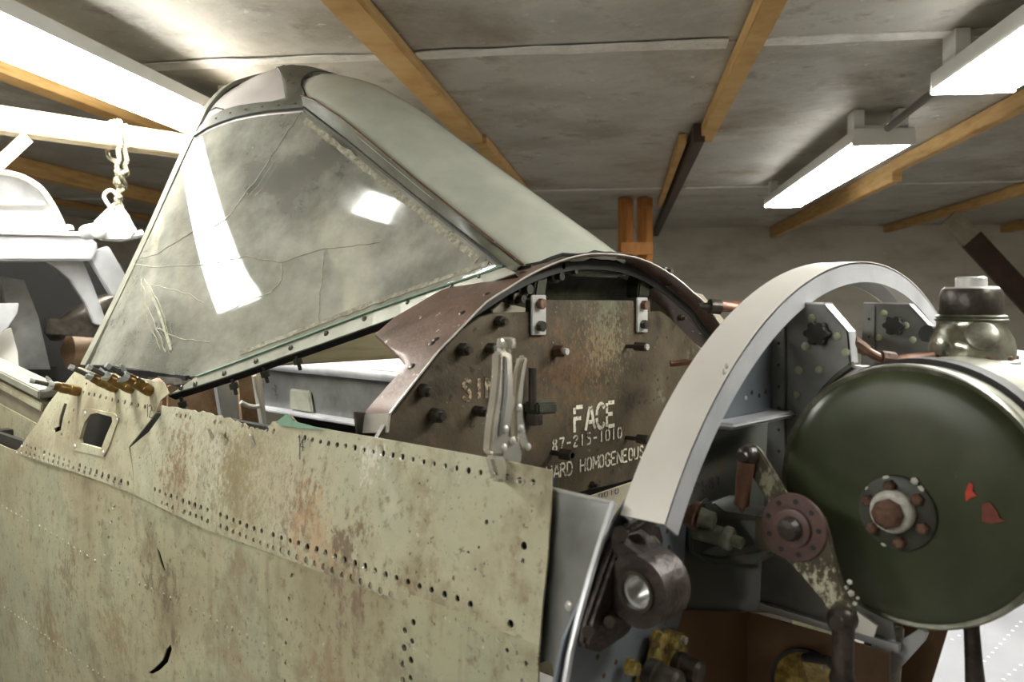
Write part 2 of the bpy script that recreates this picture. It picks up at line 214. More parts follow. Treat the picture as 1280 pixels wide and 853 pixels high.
# ------------------------------------------------------------------ mesh helpers
class MB:
    def __init__(s): s.v = []; s.f = []
    def add(s, vs, fs):
        o = len(s.v); s.v += [Vector(q) for q in vs]; s.f += [tuple(i + o for i in q) for q in fs]; return s
    def box(s, c, size, rot=None):
        c = Vector(c); h = [q / 2 for q in size]; vs = []
        for x in (-1, 1):
            for y in (-1, 1):
                for z in (-1, 1):
                    q = Vector((x * h[0], y * h[1], z * h[2])); vs.append(c + (rot @ q if rot else q))
        return s.add(vs, [(0, 1, 3, 2), (4, 6, 7, 5), (0, 4, 5, 1), (2, 3, 7, 6), (0, 2, 6, 4), (1, 5, 7, 3)])
    def prism(s, pts, vec):
        pts = [Vector(q) for q in pts]; vec = Vector(vec); n = len(pts)
        nrm = Vector((0, 0, 0))
        for i in range(n):
            a, b = pts[i], pts[(i + 1) % n]; nrm += (a - pts[0]).cross(b - pts[0])
        if nrm.dot(vec) > 0: pts = pts[::-1]
        return s.add(pts + [q + vec for q in pts], [tuple(range(n)), tuple(range(2 * n - 1, n - 1, -1))] + [(i, i + n, (i + 1) % n + n, (i + 1) % n) for i in range(n)])
    def beam(s, p0, p1, wv, hv):
        """bar from p0 to p1 with half-extent vectors wv and hv"""
        p0, p1, wv, hv = Vector(p0), Vector(p1), Vector(wv), Vector(hv)
        return s.prism([p0 - wv - hv, p0 + wv - hv, p0 + wv + hv, p0 - wv + hv], p1 - p0)
    def cyl(s, p0, p1, r0, r1=None, n=14):
        p0, p1 = Vector(p0), Vector(p1); r1 = r0 if r1 is None else r1
        return s.lathe(p0, p1 - p0, [(0, r0), ((p1 - p0).length, r1)], n)
    def lathe(s, p, axis, prof, n=24, close=True):
        p = Vector(p); ax = Vector(axis).normalized(); a = ax.orthogonal().normalized(); b = ax.cross(a)
        vs = []; m = len(prof)
        for (d, r) in prof:
            for k in range(n):
                t = 2 * math.pi * k / n; vs.append(p + ax * d + (a * math.cos(t) + b * math.sin(t)) * r)
        fs = [(i * n + k, i * n + (k + 1) % n, (i + 1) * n + (k + 1) % n, (i + 1) * n + k) for i in range(m - 1) for k in range(n)]
        if close: fs += [tuple(range(n - 1, -1, -1)), tuple(range((m - 1) * n, m * n))]
        return s.add(vs, fs)
    def annulus(s, p, axis, r_in, r_out, th, n=28):
        return s.lathe(p, axis, [(0, r_in), (0, r_out), (th, r_out), (th, r_in), (0, r_in)], n, close=False)
    def tube(s, pts, r, n=8):
        pts = [Vector(q) for q in pts]; m = len(pts); vs = []
        t0 = (pts[1] - pts[0]).normalized(); a = t0.orthogonal().normalized()
        for i, q in enumerate(pts):
            t = (pts[min(i + 1, m - 1)] - pts[max(i - 1, 0)]).normalized()
            a = (a - t * a.dot(t)).normalized(); b = t.cross(a)
            rr = r[i] if isinstance(r, (list, tuple)) else r
            vs += [q + (a * math.cos(2 * math.pi * k / n) + b * math.sin(2 * math.pi * k / n)) * rr for k in range(n)]
        fs = [(i * n + k, i * n + (k + 1) % n, (i + 1) * n + (k + 1) % n, (i + 1) * n + k) for i in range(m - 1) for k in range(n)]
        return s.add(vs, fs + [tuple(range(n - 1, -1, -1)), tuple(range((m - 1) * n, m * n))])
    def sheet(s, grid, th):
        """solid sheet from a grid of points; th is an offset vector or a function (i,j)->vector"""
        ni, nj = len(grid), len(grid[0]); top = [Vector(q) for r_ in grid for q in r_]
        off = [Vector(th(i, j)) if callable(th) else Vector(th) for i in range(ni) for j in range(nj)]
        n = ni * nj; vs = top + [a + b for a, b in zip(top, off)]; fs = []
        for i in range(ni - 1):
            for j in range(nj - 1):
                q = (i * nj + j, (i + 1) * nj + j, (i + 1) * nj + j + 1, i * nj + j + 1)
                fs += [q, tuple(x + n for x in q[::-1])]
        ring = [j for j in range(nj)] + [i * nj + nj - 1 for i in range(1, ni)] + [(ni - 1) * nj + j for j in range(nj - 2, -1, -1)] + [i * nj for i in range(ni - 2, 0, -1)]
        for k in range(len(ring)):
            a, b = ring[k], ring[(k + 1) % len(ring)]; fs.append((a, b, b + n, a + n))
        return s.add(vs, fs)
    def dome(s, p, axis, r, h=None, n=10):
        h = h or r * 0.5
        return s.lathe(p, axis, [(0, r), (h * 0.6, r * 0.82), (h * 0.95, r * 0.4), (h, r * 0.05)], n)
    def sweep(s, pts, prof_fn):
        """solid sweep: prof_fn(i) gives the closed section (list of points) at station i"""
        secs = [[Vector(q) for q in prof_fn(i)] for i in range(len(pts))]; n = len(secs[0]); vs = [q for c in secs for q in c]
        fs = [(i * n + k, i * n + (k + 1) % n, (i + 1) * n + (k + 1) % n, (i + 1) * n + k) for i in range(len(pts) - 1) for k in range(n)]
        return s.add(vs, fs + [tuple(range(n - 1, -1, -1)), tuple(range((len(pts) - 1) * n, len(pts) * n))])

def to_mesh(name, mb, m, origin=Vector((0, 0, 0)), smooth=35, bevel=0):
    me = bpy.data.meshes.new(name)
    me.from_pydata([tuple(q - origin) for q in mb.v], [], mb.f); me.validate()
    bm = bmesh.new(); bm.from_mesh(me); bmesh.ops.recalc_face_normals(bm, faces=bm.faces)
    if bevel:
        ed = [e for e in bm.edges if e.is_manifold and e.calc_face_angle(0) > 0.6]
        try: bmesh.ops.bevel(bm, geom=ed, offset=bevel, segments=2, affect='EDGES', clamp_overlap=True)
        except Exception: pass
    bm.to_mesh(me); bm.free()
    me.materials.append(m)
    if smooth:
        me.shade_smooth(); me.set_sharp_from_angle(angle=math.radians(smooth))
    return me
def world_origin(o):
    q = Vector((0, 0, 0))
    while o: q = q + o.location; o = o.parent
    return q
def thing(name, label, cat, loc, group=None):
    o = bpy.data.objects.new(name, None); COL.objects.link(o); o.location = loc; o.empty_display_size = 0.05
    o['label'] = label; o['category'] = cat
    if group: o['group'] = group
    return o
def part(parent, name, mb, m, smooth=35, bevel=0, label=None, kind=None):
    me = to_mesh(name, mb, m, world_origin(parent), smooth, bevel)
    o = bpy.data.objects.new(name, me); COL.objects.link(o); o.parent = parent
    if label: o['label'] = label
    if kind: o['kind'] = kind
    return o
def single(name, mb, m, label, cat, group=None, smooth=35, bevel=0, kind=None, origin=None):
    if origin is None:
        origin = Vector((sum(q.x for q in mb.v) / len(mb.v), sum(q.y for q in mb.v) / len(mb.v), min(q.z for q in mb.v)))
    me = to_mesh(name, mb, m, origin, smooth, bevel)
    o = bpy.data.objects.new(name, me); COL.objects.link(o); o.location = origin
    o['label'] = label; o['category'] = cat
    if group: o['group'] = group
    if kind: o['kind'] = kind
    return o
def struct(name, mb, m, parent=None, smooth=0, bevel=0):
    me = to_mesh(name, mb, m, world_origin(parent) if parent else Vector((0, 0, 0)), smooth, bevel)
    o = bpy.data.objects.new(name, me); COL.objects.link(o)
    if parent: o.parent = parent
    else: o['kind'] = 'structure'
    return o
def share(parent, name, src, loc):
    """an alike piece that shares its mesh with src, moved by loc"""
    o = bpy.data.objects.new(name, src.data); COL.objects.link(o); o.parent = parent; o.location = loc
    return o
def cut(mb, cutters, name='cut'):
    """boolean difference of closed meshes, returned as a new MB"""
    a = bpy.data.objects.new(name, to_mesh(name, mb, M_SKIN, smooth=0)); b = bpy.data.objects.new(name + '_c', to_mesh(name + '_c', cutters, M_SKIN, smooth=0))
    COL.objects.link(a); COL.objects.link(b)
    md = a.modifiers.new('b', 'BOOLEAN'); md.operation = 'DIFFERENCE'; md.object = b; md.solver = 'EXACT'; md.use_self = True
    dg = bpy.context.evaluated_depsgraph_get(); ev = a.evaluated_get(dg); me = ev.to_mesh()
    out = MB(); out.v = [q.co.copy() for q in me.vertices]; out.f = [tuple(q.vertices) for q in me.polygons]
    ev.to_mesh_clear(); bpy.data.objects.remove(a); bpy.data.objects.remove(b)
    return out if len(out.f) >= 6 else mb
def smooth_pts(pts, k=4):
    pts = [Vector(q) for q in pts]; out = []
    for i in range(len(pts) - 1):
        p0, p1, p2, p3 = pts[max(i - 1, 0)], pts[i], pts[i + 1], pts[min(i + 2, len(pts) - 1)]
        for j in range(k):
            t = j / k; out.append(0.5 * ((2 * p1) + (p2 - p0) * t + (2 * p0 - 5 * p1 + 4 * p2 - p3) * t * t + (3 * p1 - p0 - 3 * p2 + p3) * t ** 3))
    return out + [pts[-1]]
X, Y, Z = Vector((1, 0, 0)), Vector((0, 1, 0)), Vector((0, 0, 1))

# ================================================================== THE ROOM
CH = 0.80                                  # ceiling above the lens
U0, U1, V0, V1 = -4.9, 5.2, -3.9, 8.7
FLOOR_H = -ZC
def slab(u0, u1, v0, v1, h0, h1):
    return MB().prism([R(u0, v0, h0), R(u1, v0, h0), R(u1, v1, h0), R(u0, v1, h0)], (0, 0, h1 - h0))
floor = struct('floor', slab(U0 - .1, U1 + .1, V0 - .1, V1 + .1, FLOOR_H - .1, FLOOR_H), M_FLOOR)
ceiling = struct('ceiling', slab(U0 - .1, U1 + .1, V0 - .1, V1 + .1, CH + .012, CH + .11), M_WALL)
struct('wall_back', slab(U0 - .1, U1 + .1, V1, V1 + .1, FLOOR_H, CH + .012), M_WALL)
struct('wall_front', slab(U0 - .1, U1 + .1, V0 - .1, V0, FLOOR_H, CH + .012), M_WALL)
struct('wall_left', slab(U0 - .1, U0, V0, V1, FLOOR_H, CH + .012), M_WALL)
struct('wall_right', slab(U1, U1 + .1, V0, V1, FLOOR_H, CH + .012), M_WALL)
# ceiling boards between the rafters, seams taped
RU = [-4.2, -3.23, -2.01, -0.70, 0.36, 1.474, 2.57, 3.7]
seams = [-3.9, -0.35, 2.57, 5.7, 8.7]
edges = [U0] + RU + [U1]
for i in range(len(edges) - 1):
    for j in range(len(seams) - 1):
        b = slab(edges[i] + .004, edges[i + 1] - .004, seams[j] + .005, seams[j + 1] - .005, CH + .012, CH + random.uniform(-.004, .001))
        struct('foil_board', b, M_FOIL, ceiling)
for sv in seams[1:-1]:
    for i in range(len(edges) - 1):
        g = []
        n = 16
        for k in range(n + 1):
            u = edges[i] + .05 + (edges[i + 1] - edges[i] - .1) * k / n
            dv = .02 * noise.noise(Vector((u * 2, sv, 0))); wv = .036 + .018 * noise.noise(Vector((u * 5, sv, 3)))
            hh = CH - .007 - .004 * abs(noise.noise(Vector((u * 9, sv, 9))))
            g.append([R(u, sv + dv - wv, hh), R(u, sv + dv, hh - .003), R(u, sv + dv + wv, hh)])
        struct('seam_tape', MB().sheet(g, (0, 0, .004)), M_TAPE, ceiling, smooth=30)
def rafter(u, v0, v1, wd=.085, th=.04, du=0, m=None, drop=.0):
    h1 = CH - .005 - drop
    g = []
    b = MB().prism([R(u - wd / 2, v0, h1), R(u + wd / 2, v0, h1), R(u + wd / 2, v0, h1 - th), R(u - wd / 2, v0, h1 - th)], R(u + du, v1, 0) - R(u, v0, 0))
    return struct('rafter', b, m or M_WOOD, ceiling, bevel=.003)
rafter(RU[0], V0, V1); rafter(RU[1], V0, V1, th=.09); rafter(RU[2], V0, V1, th=.05)
rafter(RU[3], V0, 3.8, wd=.095); rafter(RU[3] + .03, 3.82, V1, wd=.07)
rafter(RU[4] + .005, V0, 3.85, wd=.06, th=.055); rafter(RU[4] - .035, 3.7, V1, wd=.05, th=.08, m=M_WOODDARK)
rafter(RU[4] - .09, 3.9, 6.4, wd=.035, th=.045, drop=.001)
rafter(RU[5], V0, 4.8, wd=.05, th=.065); rafter(RU[5] + .02, 4.82, V1, wd=.05, th=.11)
rafter(RU[6], V0, 6.0, wd=.055, th=.075); rafter(RU[6] + .02, 6.02, V1, wd=.045, th=.07); rafter(RU[7], V0, V1, th=.08)
# back wall: sheet joints as battens and the stained upright boards
for k, u in enumerate((-3.6, -2.3, -0.85, 0.57, 2.0, 3.35, 4.7)):
    struct('trim_%d' % (k + 1), slab(u - .02, u + .02, V1 - .012, V1, FLOOR_H, CH), M_WALL)
struct('trim_8', slab(U0, U1, V1 - .02, V1, 0.25, 0.28), M_WALL)

# stained posts that carry a short header near the back wall
pst = thing('post_frame', 'pair of orange stained upright posts under the far rafter', 'post', R(.12, 6.2, FLOOR_H))
for du in (-.09, .05):
    q = at_d(782 if du < 0 else 806, 300, 6.1)
    b = MB().box((q.x, q.y, (CH - .01 - 1.6) / 2 + ZC), (.085, .085, CH - .01 + 1.6))
    part(pst, 'post', b, M_WOODORANGE, smooth=0, bevel=.004)
q = at_d(796, 311, 6.0)
part(pst, 'cross_block', MB().beam(q - RR * .115, q + RR * .115, RF * .03, Z * .045), M_WOODORANGE, smooth=0, bevel=.003)
# dark brace on the right
br = thing('diagonal_brace', 'dark brown diagonal timber brace with whitened upper end at right', 'brace', at_d(1290, 400, 6.5))
a, b_ = at_d(1214, 299, 6.5), at_d(1400, 500, 6.5)
b_ = a + (b_ - a) * ((a.z - .02) / (a.z - b_.z))
dirv = (b_ - a).normalized(); side = dirv.cross(RF).normalized()
part(br, 'timber', MB().beam(a, b_, side * .085, RF * .03), M_WOODDARK, smooth=0, bevel=.004)
part(br, 'whitened_end', MB().beam(a - dirv * ((CH - .1 + ZC - a.z) / -dirv.z), a, side * .08, RF * .028), M_TAN, smooth=0, bevel=.003, label='whitened timber end')

# ---- fluorescent fixtures: lens of light under a white pan, two end caps, ceiling spacer
def fixture(u, v0, v1, label, hb=.64, wd=.245, gap=.015):
    t = thing('fluorescent_fixture', label, 'ceiling light', R(u, (v0 + v1) / 2, hb), 'fluorescent ceiling fixtures')
    def cap(v, w_):
        return MB().prism([R(u - wd / 2, v, hb), R(u + wd / 2, v, hb), R(u + wd / 2 * .96, v, hb + .07), R(u - wd / 2 * .96, v, hb + .07)], RF * w_)
    part(t, 'end_cap', cap(v0, .012), M_WHITE, smooth=0, bevel=.003); part(t, 'end_cap', cap(v1 - .012, .012), M_WHITE, smooth=0, bevel=.003)
    g = []
    for k in range(9):
        s_ = -1 + k / 4; xx = s_ * wd / 2 * .97; zz = hb + .012 * abs(s_) ** 3 - .002
        g.append([R(u + xx, v0 + .012, zz), R(u + xx, v1 - .012, zz)])
    part(t, 'lens', MB().sheet(g, (0, 0, .004)), M_LENS, smooth=40)
    part(t, 'pan', slab(u - wd / 2 * .96, u + wd / 2 * .96, v0 + .012, v1 - .012, hb + gap, hb + .066), M_WHITE, smooth=0)
    for vv in (v0 + .04, v1 - .16):
        b = MB()
        for sg in (-1, 1):
            b.add(slab(u + sg * .085 - .02, u + sg * .085 + .02, vv, vv + .1, hb + .068, CH - .006).v, slab(0, 1, 0, 1, 0, 1).f)
        b.add(slab(u - .105, u + .105, vv, vv + .1, hb + .068, hb + .088).v, slab(0, 1, 0, 1, 0, 1).f)
        part(t, 'spacer_bracket', b, M_WHITE, smooth=0)
    return t
fixture(1.03, 3.48, 5.6, 'small far fluorescent ceiling fixture seen end on at right')
fixture(1.045, .52, 2.68, 'near fluorescent ceiling fixture cut by the right edge')
fixture(-1.515, 1.05, 2.98, 'blazing fluorescent fixture at upper left beside the canopy arch', gap=.026)
fixture(-1.515, -1.9, .1, 'unseen fluorescent fixture added behind the viewer for general light')  # out of view, put in to raise the general light
single('electrical_conduit', MB().tube([R(1.04, 2.69, .722), R(1.04, 3.05, .722), R(1.04, 3.47, .705)], .014, 10), M_GREYPL, 'thin grey conduit joining the two right hand light fixtures', 'conduit')

t = thing('glare_lamp', 'small unseen lamp added for the glare spot on the windshield', 'ceiling light', R(-.905, 1.315, .657))  # out of view, added and shaped to give the windshield its glare spot
ld = RR * .82 + RF * .57; lw = RR * -.57 + RF * .82; lc = R(-.905, 1.315, .665)
part(t, 'housing', MB().prism([lc - ld * .075 - lw * .03, lc + ld * .075 - lw * .03, lc + ld * .075 + lw * .03, lc - ld * .075 + lw * .03], Z * .05), M_WHITE, smooth=0, bevel=.003)
part(t, 'stem', MB().cyl(R(-.905, 1.315, .715), R(-.905, 1.315, CH - .006), .012), M_WHITE)
part(t, 'diffuser', MB().prism([lc - ld * .045 - lw * .004, lc + ld * .045 - lw * .004, lc + ld * .045 + lw * .004, lc - ld * .045 + lw * .004], Z * -.008), M_LENS, smooth=0)

# ---- timber gantry that carries the rope, aft of the windshield
GY = 1.85
gan = thing('timber_gantry', 'pale timber gantry beam with post and brace behind the windshield', 'gantry', P(.55, GY, FLOOR_H))
b0, b1 = at_y(150, 158, GY), at_y(150, 186, GY)
bz0, bz1 = b1.z - ZC, b0.z - ZC
part(gan, 'beam', MB().prism([P(-2.0, GY - .04, bz0), P(1.3, GY - .04, bz0), P(1.3, GY - .04, bz1), P(-2.0, GY - .04, bz1)], (0, .08, 0)), M_WOODPALE, smooth=0, bevel=.004)
pc = at_y(452, 300, GY)
part(gan, 'post', MB().prism([P(pc.x - .055, GY - .045, FLOOR_H), P(pc.x + .055, GY - .045, FLOOR_H), P(pc.x + .055, GY - .045, bz0), P(pc.x - .055, GY - .045, bz0)], (0, .09, 0)), M_WOODPALE, smooth=0, bevel=.004)
part(gan, 'post', MB().prism([P(-1.95, GY - .045, FLOOR_H), P(-1.84, GY - .045, FLOOR_H), P(-1.84, GY - .045, bz0), P(-1.95, GY - .045, bz0)], (0, .09, 0)), M_WOODPALE, smooth=0, bevel=.004)
part(gan, 'gusset', MB().prism([at_y(345, 188, GY - .06), at_y(472, 205, GY - .06), at_y(472, 345, GY - .06), at_y(432, 350, GY - .06)], (0, .012, 0)), M_WOODPALE, smooth=0)
sq = at_y(22, 195, GY - .06)
part(gan, 'diagonal_batten', MB().beam(at_y(-20, 222, GY - .06), at_y(34, 172, GY - .06), Vector((.012, 0, -.012)), Y * .01), M_WOODPALE, smooth=0)
# rope looped over the beam, two falls, a knot, a tail
rt = at_y(150, 157, GY - .05)
def rope_pts(px0, px1, py0, py1, y0, y1, n=10, wob=.003):
    out = []
    for k in range(n + 1):
        t = k / n; q = at_y(px0 + (px1 - px0) * t, py0 + (py1 - py0) * t, y0 + (y1 - y0) * t)
        out.append(q + Vector((wob * math.sin(k * 2.1), 0, 0)))
    return out
rope = thing('rope', 'knotted off white rope looped over the gantry beam', 'rope', at_y(150, 270, GY - .05))
def twisted(pts, r):
    b = MB(); pts = smooth_pts(pts, 5)
    for ph in (0, 2.094, 4.189):
        q = []; 
        for i, p_ in enumerate(pts):
            t = (pts[min(i + 1, len(pts) - 1)] - pts[max(i - 1, 0)]).normalized(); a = t.orthogonal().normalized(); c = t.cross(a)
            an = ph + i * .8; q.append(p_ + (a * math.cos(an) + c * math.sin(an)) * r * .52)
        b.tube(q, r * .55, 6)
    return b
part(rope, 'fall', twisted(rope_pts(152, 146, 156, 220, GY - .05, GY - .05), .0075), M_ROPE)
part(rope, 'fall', twisted(rope_pts(156, 158, 156, 220, GY - .05, GY - .05), .0075), M_ROPE)
top_y = [GY - .05, GY - .03, GY, GY + .03, GY + .05]
part(rope, 'loop', twisted([P(rt.x, GY - .05, bz1 - .01), P(rt.x, GY - .045, bz1 + .006), P(rt.x, GY, bz1 + .01), P(rt.x, GY + .046, bz1 + .006), P(rt.x + .003, GY + .052, bz1 - .06), P(rt.x + .004, GY + .05, bz0 - .02), P(rt.x + .004, GY - .03, bz0 - .05)], .0075), M_ROPE)
kc = at_y(152, 224, GY - .05)
kn = [kc + Vector((.017 * math.cos(t * 1.9) , .014 * math.sin(t * 2.3), .026 * math.sin(t * 1.1 + .5))) for t in np.linspace(0, 9, 26)]
part(rope, 'knot', twisted(kn, .0075), M_ROPE)
part(rope, 'fall', twisted(rope_pts(148, 152, 232, 272, GY - .05, GY - .06), .0075), M_ROPE)
part(rope, 'tail', twisted(rope_pts(152, 141, 236, 262, GY - .06, GY - .07, wob=.006), .006), M_ROPE)

# ---- aluminium hoist block below the rope
HYY = GY - .06
hb = thing('hoist_block', 'small white metal clevis block hanging from the knotted rope', 'hoist block', at_y(145, 300, HYY))
part(hb, 'side_plate', MB().prism([at_y(a, b, HYY) for a, b in [(138, 258), (150, 257), (160, 270), (168, 290), (160, 300), (125, 300), (115, 290), (120, 275)]], (0, -.014, 0)), M_WHITE, bevel=.003)
part(hb, 'side_plate', MB().prism([at_y(a, b, HYY + .05) for a, b in [(138, 258), (150, 257), (163, 272), (173, 290), (160, 300), (125, 300), (115, 290), (120, 275)]], (0, .012, 0)), M_WHITE, bevel=.003)
qa = at_y(124, 288, HYY - .03)
part(hb, 'sheave_pin', MB().lathe(qa, Y, [(0, .018), (.004, .024), (.09, .024), (.094, .018)], 20), M_WHITE)
part(hb, 'lower_arm', MB().tube([at_y(128, 296, HYY), at_y(150, 298, HYY), at_y(178, 292, HYY)], .012, 10), M_WHITE)
part(hb, 'shackle', MB().tube(smooth_pts([at_y(140, 262, HYY), at_y(130, 246, HYY), at_y(138, 238, HYY), at_y(147, 246, HYY), at_y(146, 262, HYY)]), .006, 8), M_WHITE)

# ---- bare aluminium frame section standing aft of the cockpit, at left
FY = 2.05
sec = thing('fuselage_frame_section', 'bare aluminium fuselage frame section with arched top at far left', 'airframe part', at_y(40, 470, FY))
def trace(pts, y): return [at_y(a, b, y) for a, b in pts]
arc = [(-60, 226), (-30, 216), (0, 215), (25, 220), (48, 233), (62, 250), (74, 272), (84, 296)]
part(sec, 'arched_web', MB().prism(trace([(-60, 300)] + arc, FY), (0, .01, 0)), M_ALU, smooth=0)
part(sec, 'arched_rim', MB().tube(smooth_pts(trace(arc, FY - .01)), .009, 8), M_ALU2)
part(sec, 'stiffener', MB().beam(at_y(-60, 253, FY - .012), at_y(54, 254, FY - .012), Z * .006, Y * .012), M_ALU2, smooth=0)
part(sec, 'cross_beam', MB().prism(trace([(-70, 291), (112, 295), (124, 306), (116, 326), (-70, 326)], FY - .13), (0, .13, 0)), M_ALU, smooth=0, bevel=.006)
part(sec, 'cross_beam_cap', MB().prism(trace([(-70, 286), (112, 290), (114, 296), (-70, 292)], FY - .14), (0, .15, 0)), M_ALU2, smooth=0, bevel=.003)
for bx_, by_ in ((86, 285), (105, 287)):
    part(sec, 'bolt_head', MB().dome(at_y(bx_, by_ + 2, FY - .1), Z, .016, .016, 12), M_WHITE)
part(sec, 'curved_arm', MB().prism(trace([(56, 326), (104, 326), (118, 360), (131, 396), (130, 408), (118, 405), (106, 378), (88, 350), (72, 336)], FY - .06), (0, .02, 0)), M_ALU, smooth=0, bevel=.003)
part(sec, 'strut', MB().beam(at_y(120, 312, FY - .1), at_y(152, 366, FY - .1), Vector((.035, 0, .012)), Y * .012), M_ALU, smooth=0, bevel=.003)
part(sec, 'sill_bar', MB().beam(at_y(58, 408, FY), at_y(135, 414, FY), Z * .026, Y * .03), M_DARKSTEEL, smooth=0, bevel=.003)
part(sec, 'inner_frame', MB().prism(trace([(0, 346), (30, 350), (48, 396), (58, 440), (63, 462), (22, 462), (12, 400)], FY + .02), (0, .02, 0)), M_GREYPL, smooth=0)
part(sec, 'gusset_plate', MB().prism(trace([(-60, 380), (24, 379), (22, 392), (10, 410), (-10, 424), (-60, 440)], FY - .2), (0, .012, 0)), M_ALU, smooth=0, bevel=.002)
part(sec, 'side_rib', MB().prism(trace([(-60, 425), (0, 415), (14, 410), (22, 440), (24, 466), (-60, 470)], FY - .15), (0, .012, 0)), M_ALU2, smooth=0)
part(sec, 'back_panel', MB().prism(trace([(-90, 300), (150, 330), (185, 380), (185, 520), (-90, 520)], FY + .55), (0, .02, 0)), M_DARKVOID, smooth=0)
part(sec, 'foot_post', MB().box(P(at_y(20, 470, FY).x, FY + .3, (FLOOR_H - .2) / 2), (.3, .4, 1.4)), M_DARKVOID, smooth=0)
part(sec, 'rusty_lump', MB().lathe(at_y(78, 440, FY + .1), X, [(0, .02), (.02, .06), (.16, .075), (.3, .05)], 16), M_RUSTBOX)
part(sec, 'rusty_lump', MB().lathe(at_y(60, 420, FY + .2), Vector((1, 0, .6)), [(0, .02), (.02, .035), (.2, .04), (.25, .02)], 14), M_DARKSTEEL)

# ================================================================== THE FUSELAGE
fus = thing('aircraft_fuselage', 'weathered khaki fighter fuselage with bare aluminium nose frame, stripped for rebuild', 'fuselage', P(-.1, .5, FLOOR_H))
def skin_x(h):
    if h > -.36: return -.523 + .023 * ((h + .36) / .195) ** 2
    return -.523 + .05 * (h + .36) ** 2 * 2
def on_skin(px, py, off=0.0):
    x = -.5
    for _ in range(8):
        q = at_x(px, py, x - off); x = skin_x(q.z - ZC)
    return q
def yh(px, py):
    q = on_skin(px, py); return (q.y, q.z - ZC)
def bend(mb, off, wob=.0):
    out = MB(); out.f = mb.f
    for q in mb.v:
        h = q.z - ZC
        n = wob * noise.noise(Vector((q.y * 6, h * 6, 1.7)))
        out.v.append(Vector((skin_x(h) + off + q.x + n, q.y, q.z)))
    return out
def slice_h(mb, step=.03):
    me = to_mesh('tmp', mb, M_SKIN, smooth=0); bm = bmesh.new(); bm.from_mesh(me)
    hs = [q.z for q in mb.v]; z0, z1 = min(hs), max(hs); k = z0 + step
    while k < z1 - .004:
        bmesh.ops.bisect_plane(bm, geom=bm.verts[:] + bm.edges[:] + bm.faces[:], plane_co=(0, 0, k), plane_no=(0, 0, 1)); k += step
    ys = [q.y for q in mb.v]; k = min(ys) + .06
    while k < max(ys) - .02:
        bmesh.ops.bisect_plane(bm, geom=bm.verts[:] + bm.edges[:] + bm.faces[:], plane_co=(0, k, 0), plane_no=(0, 1, 0)); k += .06
    out = MB(); bm.verts.index_update(); out.v = [q.co.copy() for q in bm.verts]; out.f = [tuple(v.index for v in f.verts) for f in bm.faces]; bm.free()
    return out
def panel(poly, holes, slits, th=.0022):
    """flat sheet in the (y,h) plane with real rivet holes and slits, to be bent afterwards"""
    b = MB().prism([Vector((0, y, h + ZC)) for y, h in poly], (th, 0, 0))
    c = MB()
    for (y, h, r) in holes: c.cyl(Vector((-.01, y, h + ZC)), Vector((.01, y, h + ZC)), r, n=8)
    b = cut(b, c) if holes else b
    for s_ in slits: b = cut(b, MB().prism([Vector((-.01, y, h + ZC)) for y, h in s_], (.02, 0, 0)))
    return slice_h(b)
def rims(parent, holes, off):  # bright lower crescents paint in the light caught by the hole walls
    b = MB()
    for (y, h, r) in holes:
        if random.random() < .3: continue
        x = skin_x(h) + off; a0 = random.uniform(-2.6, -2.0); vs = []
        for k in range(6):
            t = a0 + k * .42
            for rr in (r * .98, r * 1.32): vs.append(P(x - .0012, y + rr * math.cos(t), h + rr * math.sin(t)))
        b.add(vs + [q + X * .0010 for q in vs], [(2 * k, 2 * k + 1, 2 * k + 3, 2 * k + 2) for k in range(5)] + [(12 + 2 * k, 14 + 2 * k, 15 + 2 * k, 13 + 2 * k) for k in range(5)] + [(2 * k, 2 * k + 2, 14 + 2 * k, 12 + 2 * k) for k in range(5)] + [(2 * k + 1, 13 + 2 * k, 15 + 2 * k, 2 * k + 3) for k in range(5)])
    part(parent, 'lit_hole_rims', b, M_BARE, smooth=0, kind='stuff')
def row(p0, p1, step, r, jit=.0006, skip=.0):
    (y0, h0), (y1, h1) = p0, p1; n = max(1, round(math.hypot(y1 - y0, h1 - h0) / step)); out = []
    for k in range(n + 1):
        if random.random() < skip: continue
        t = k / n; out.append((y0 + (y1 - y0) * t + random.uniform(-jit, jit), h0 + (h1 - h0) * t + random.uniform(-jit, jit), r * 1.38 * random.uniform(.85, 1.12)))
    return out

# -- upper forward skin (from the crack to its free front edge)
top_edge = [(197, 505), (240, 513), (262, 516), (285, 522), (305, 530), (322, 535), (330, 538), (345, 527), (356, 526), (364, 518), (372, 528), (390, 533), (430, 540), (500, 552), (580, 566), (640, 577), (692, 588)]
front_edge = [(690, 640), (686, 700), (680, 760), (677, 806)]
lap_edge = [(640, 792), (560, 766), (480, 742), (400, 714), (340, 690), (300, 676), (255, 660), (215, 640), (170, 618)]
crack_l = [(165, 559), (188, 540), (203, 519)]
te = [(204, 507)]
for (a0, b0), (a1, b1) in zip([(204, 507)] + top_edge[1:-1], top_edge[1:]):
    nn = 6 if 235 < a1 < 350 else 1
    for k in range(1, nn + 1): te.append((a0 + (a1 - a0) * k / nn, b0 + (b1 - b0) * k / nn + (random.uniform(-2.2, 2.2) if nn > 1 and k < nn else 0)))
top_edge = te
up_poly = [yh(*p) for p in top_edge + front_edge + lap_edge + [(168, 585)] + crack_l]
holes = row(yh(383, 548), yh(669, 603), .0185, .0027) + row(yh(222, 519), yh(352, 540), .016, .0022, skip=.3)
holes += row(yh(196, 612), yh(330, 664), .0195, .0027, skip=.12) + row(yh(345, 668), yh(591, 754), .0195, .0029) + row(yh(205, 628), yh(338, 682), .0195, .0027, skip=.12) + row(yh(345, 684), yh(646, 803), .0195, .003)
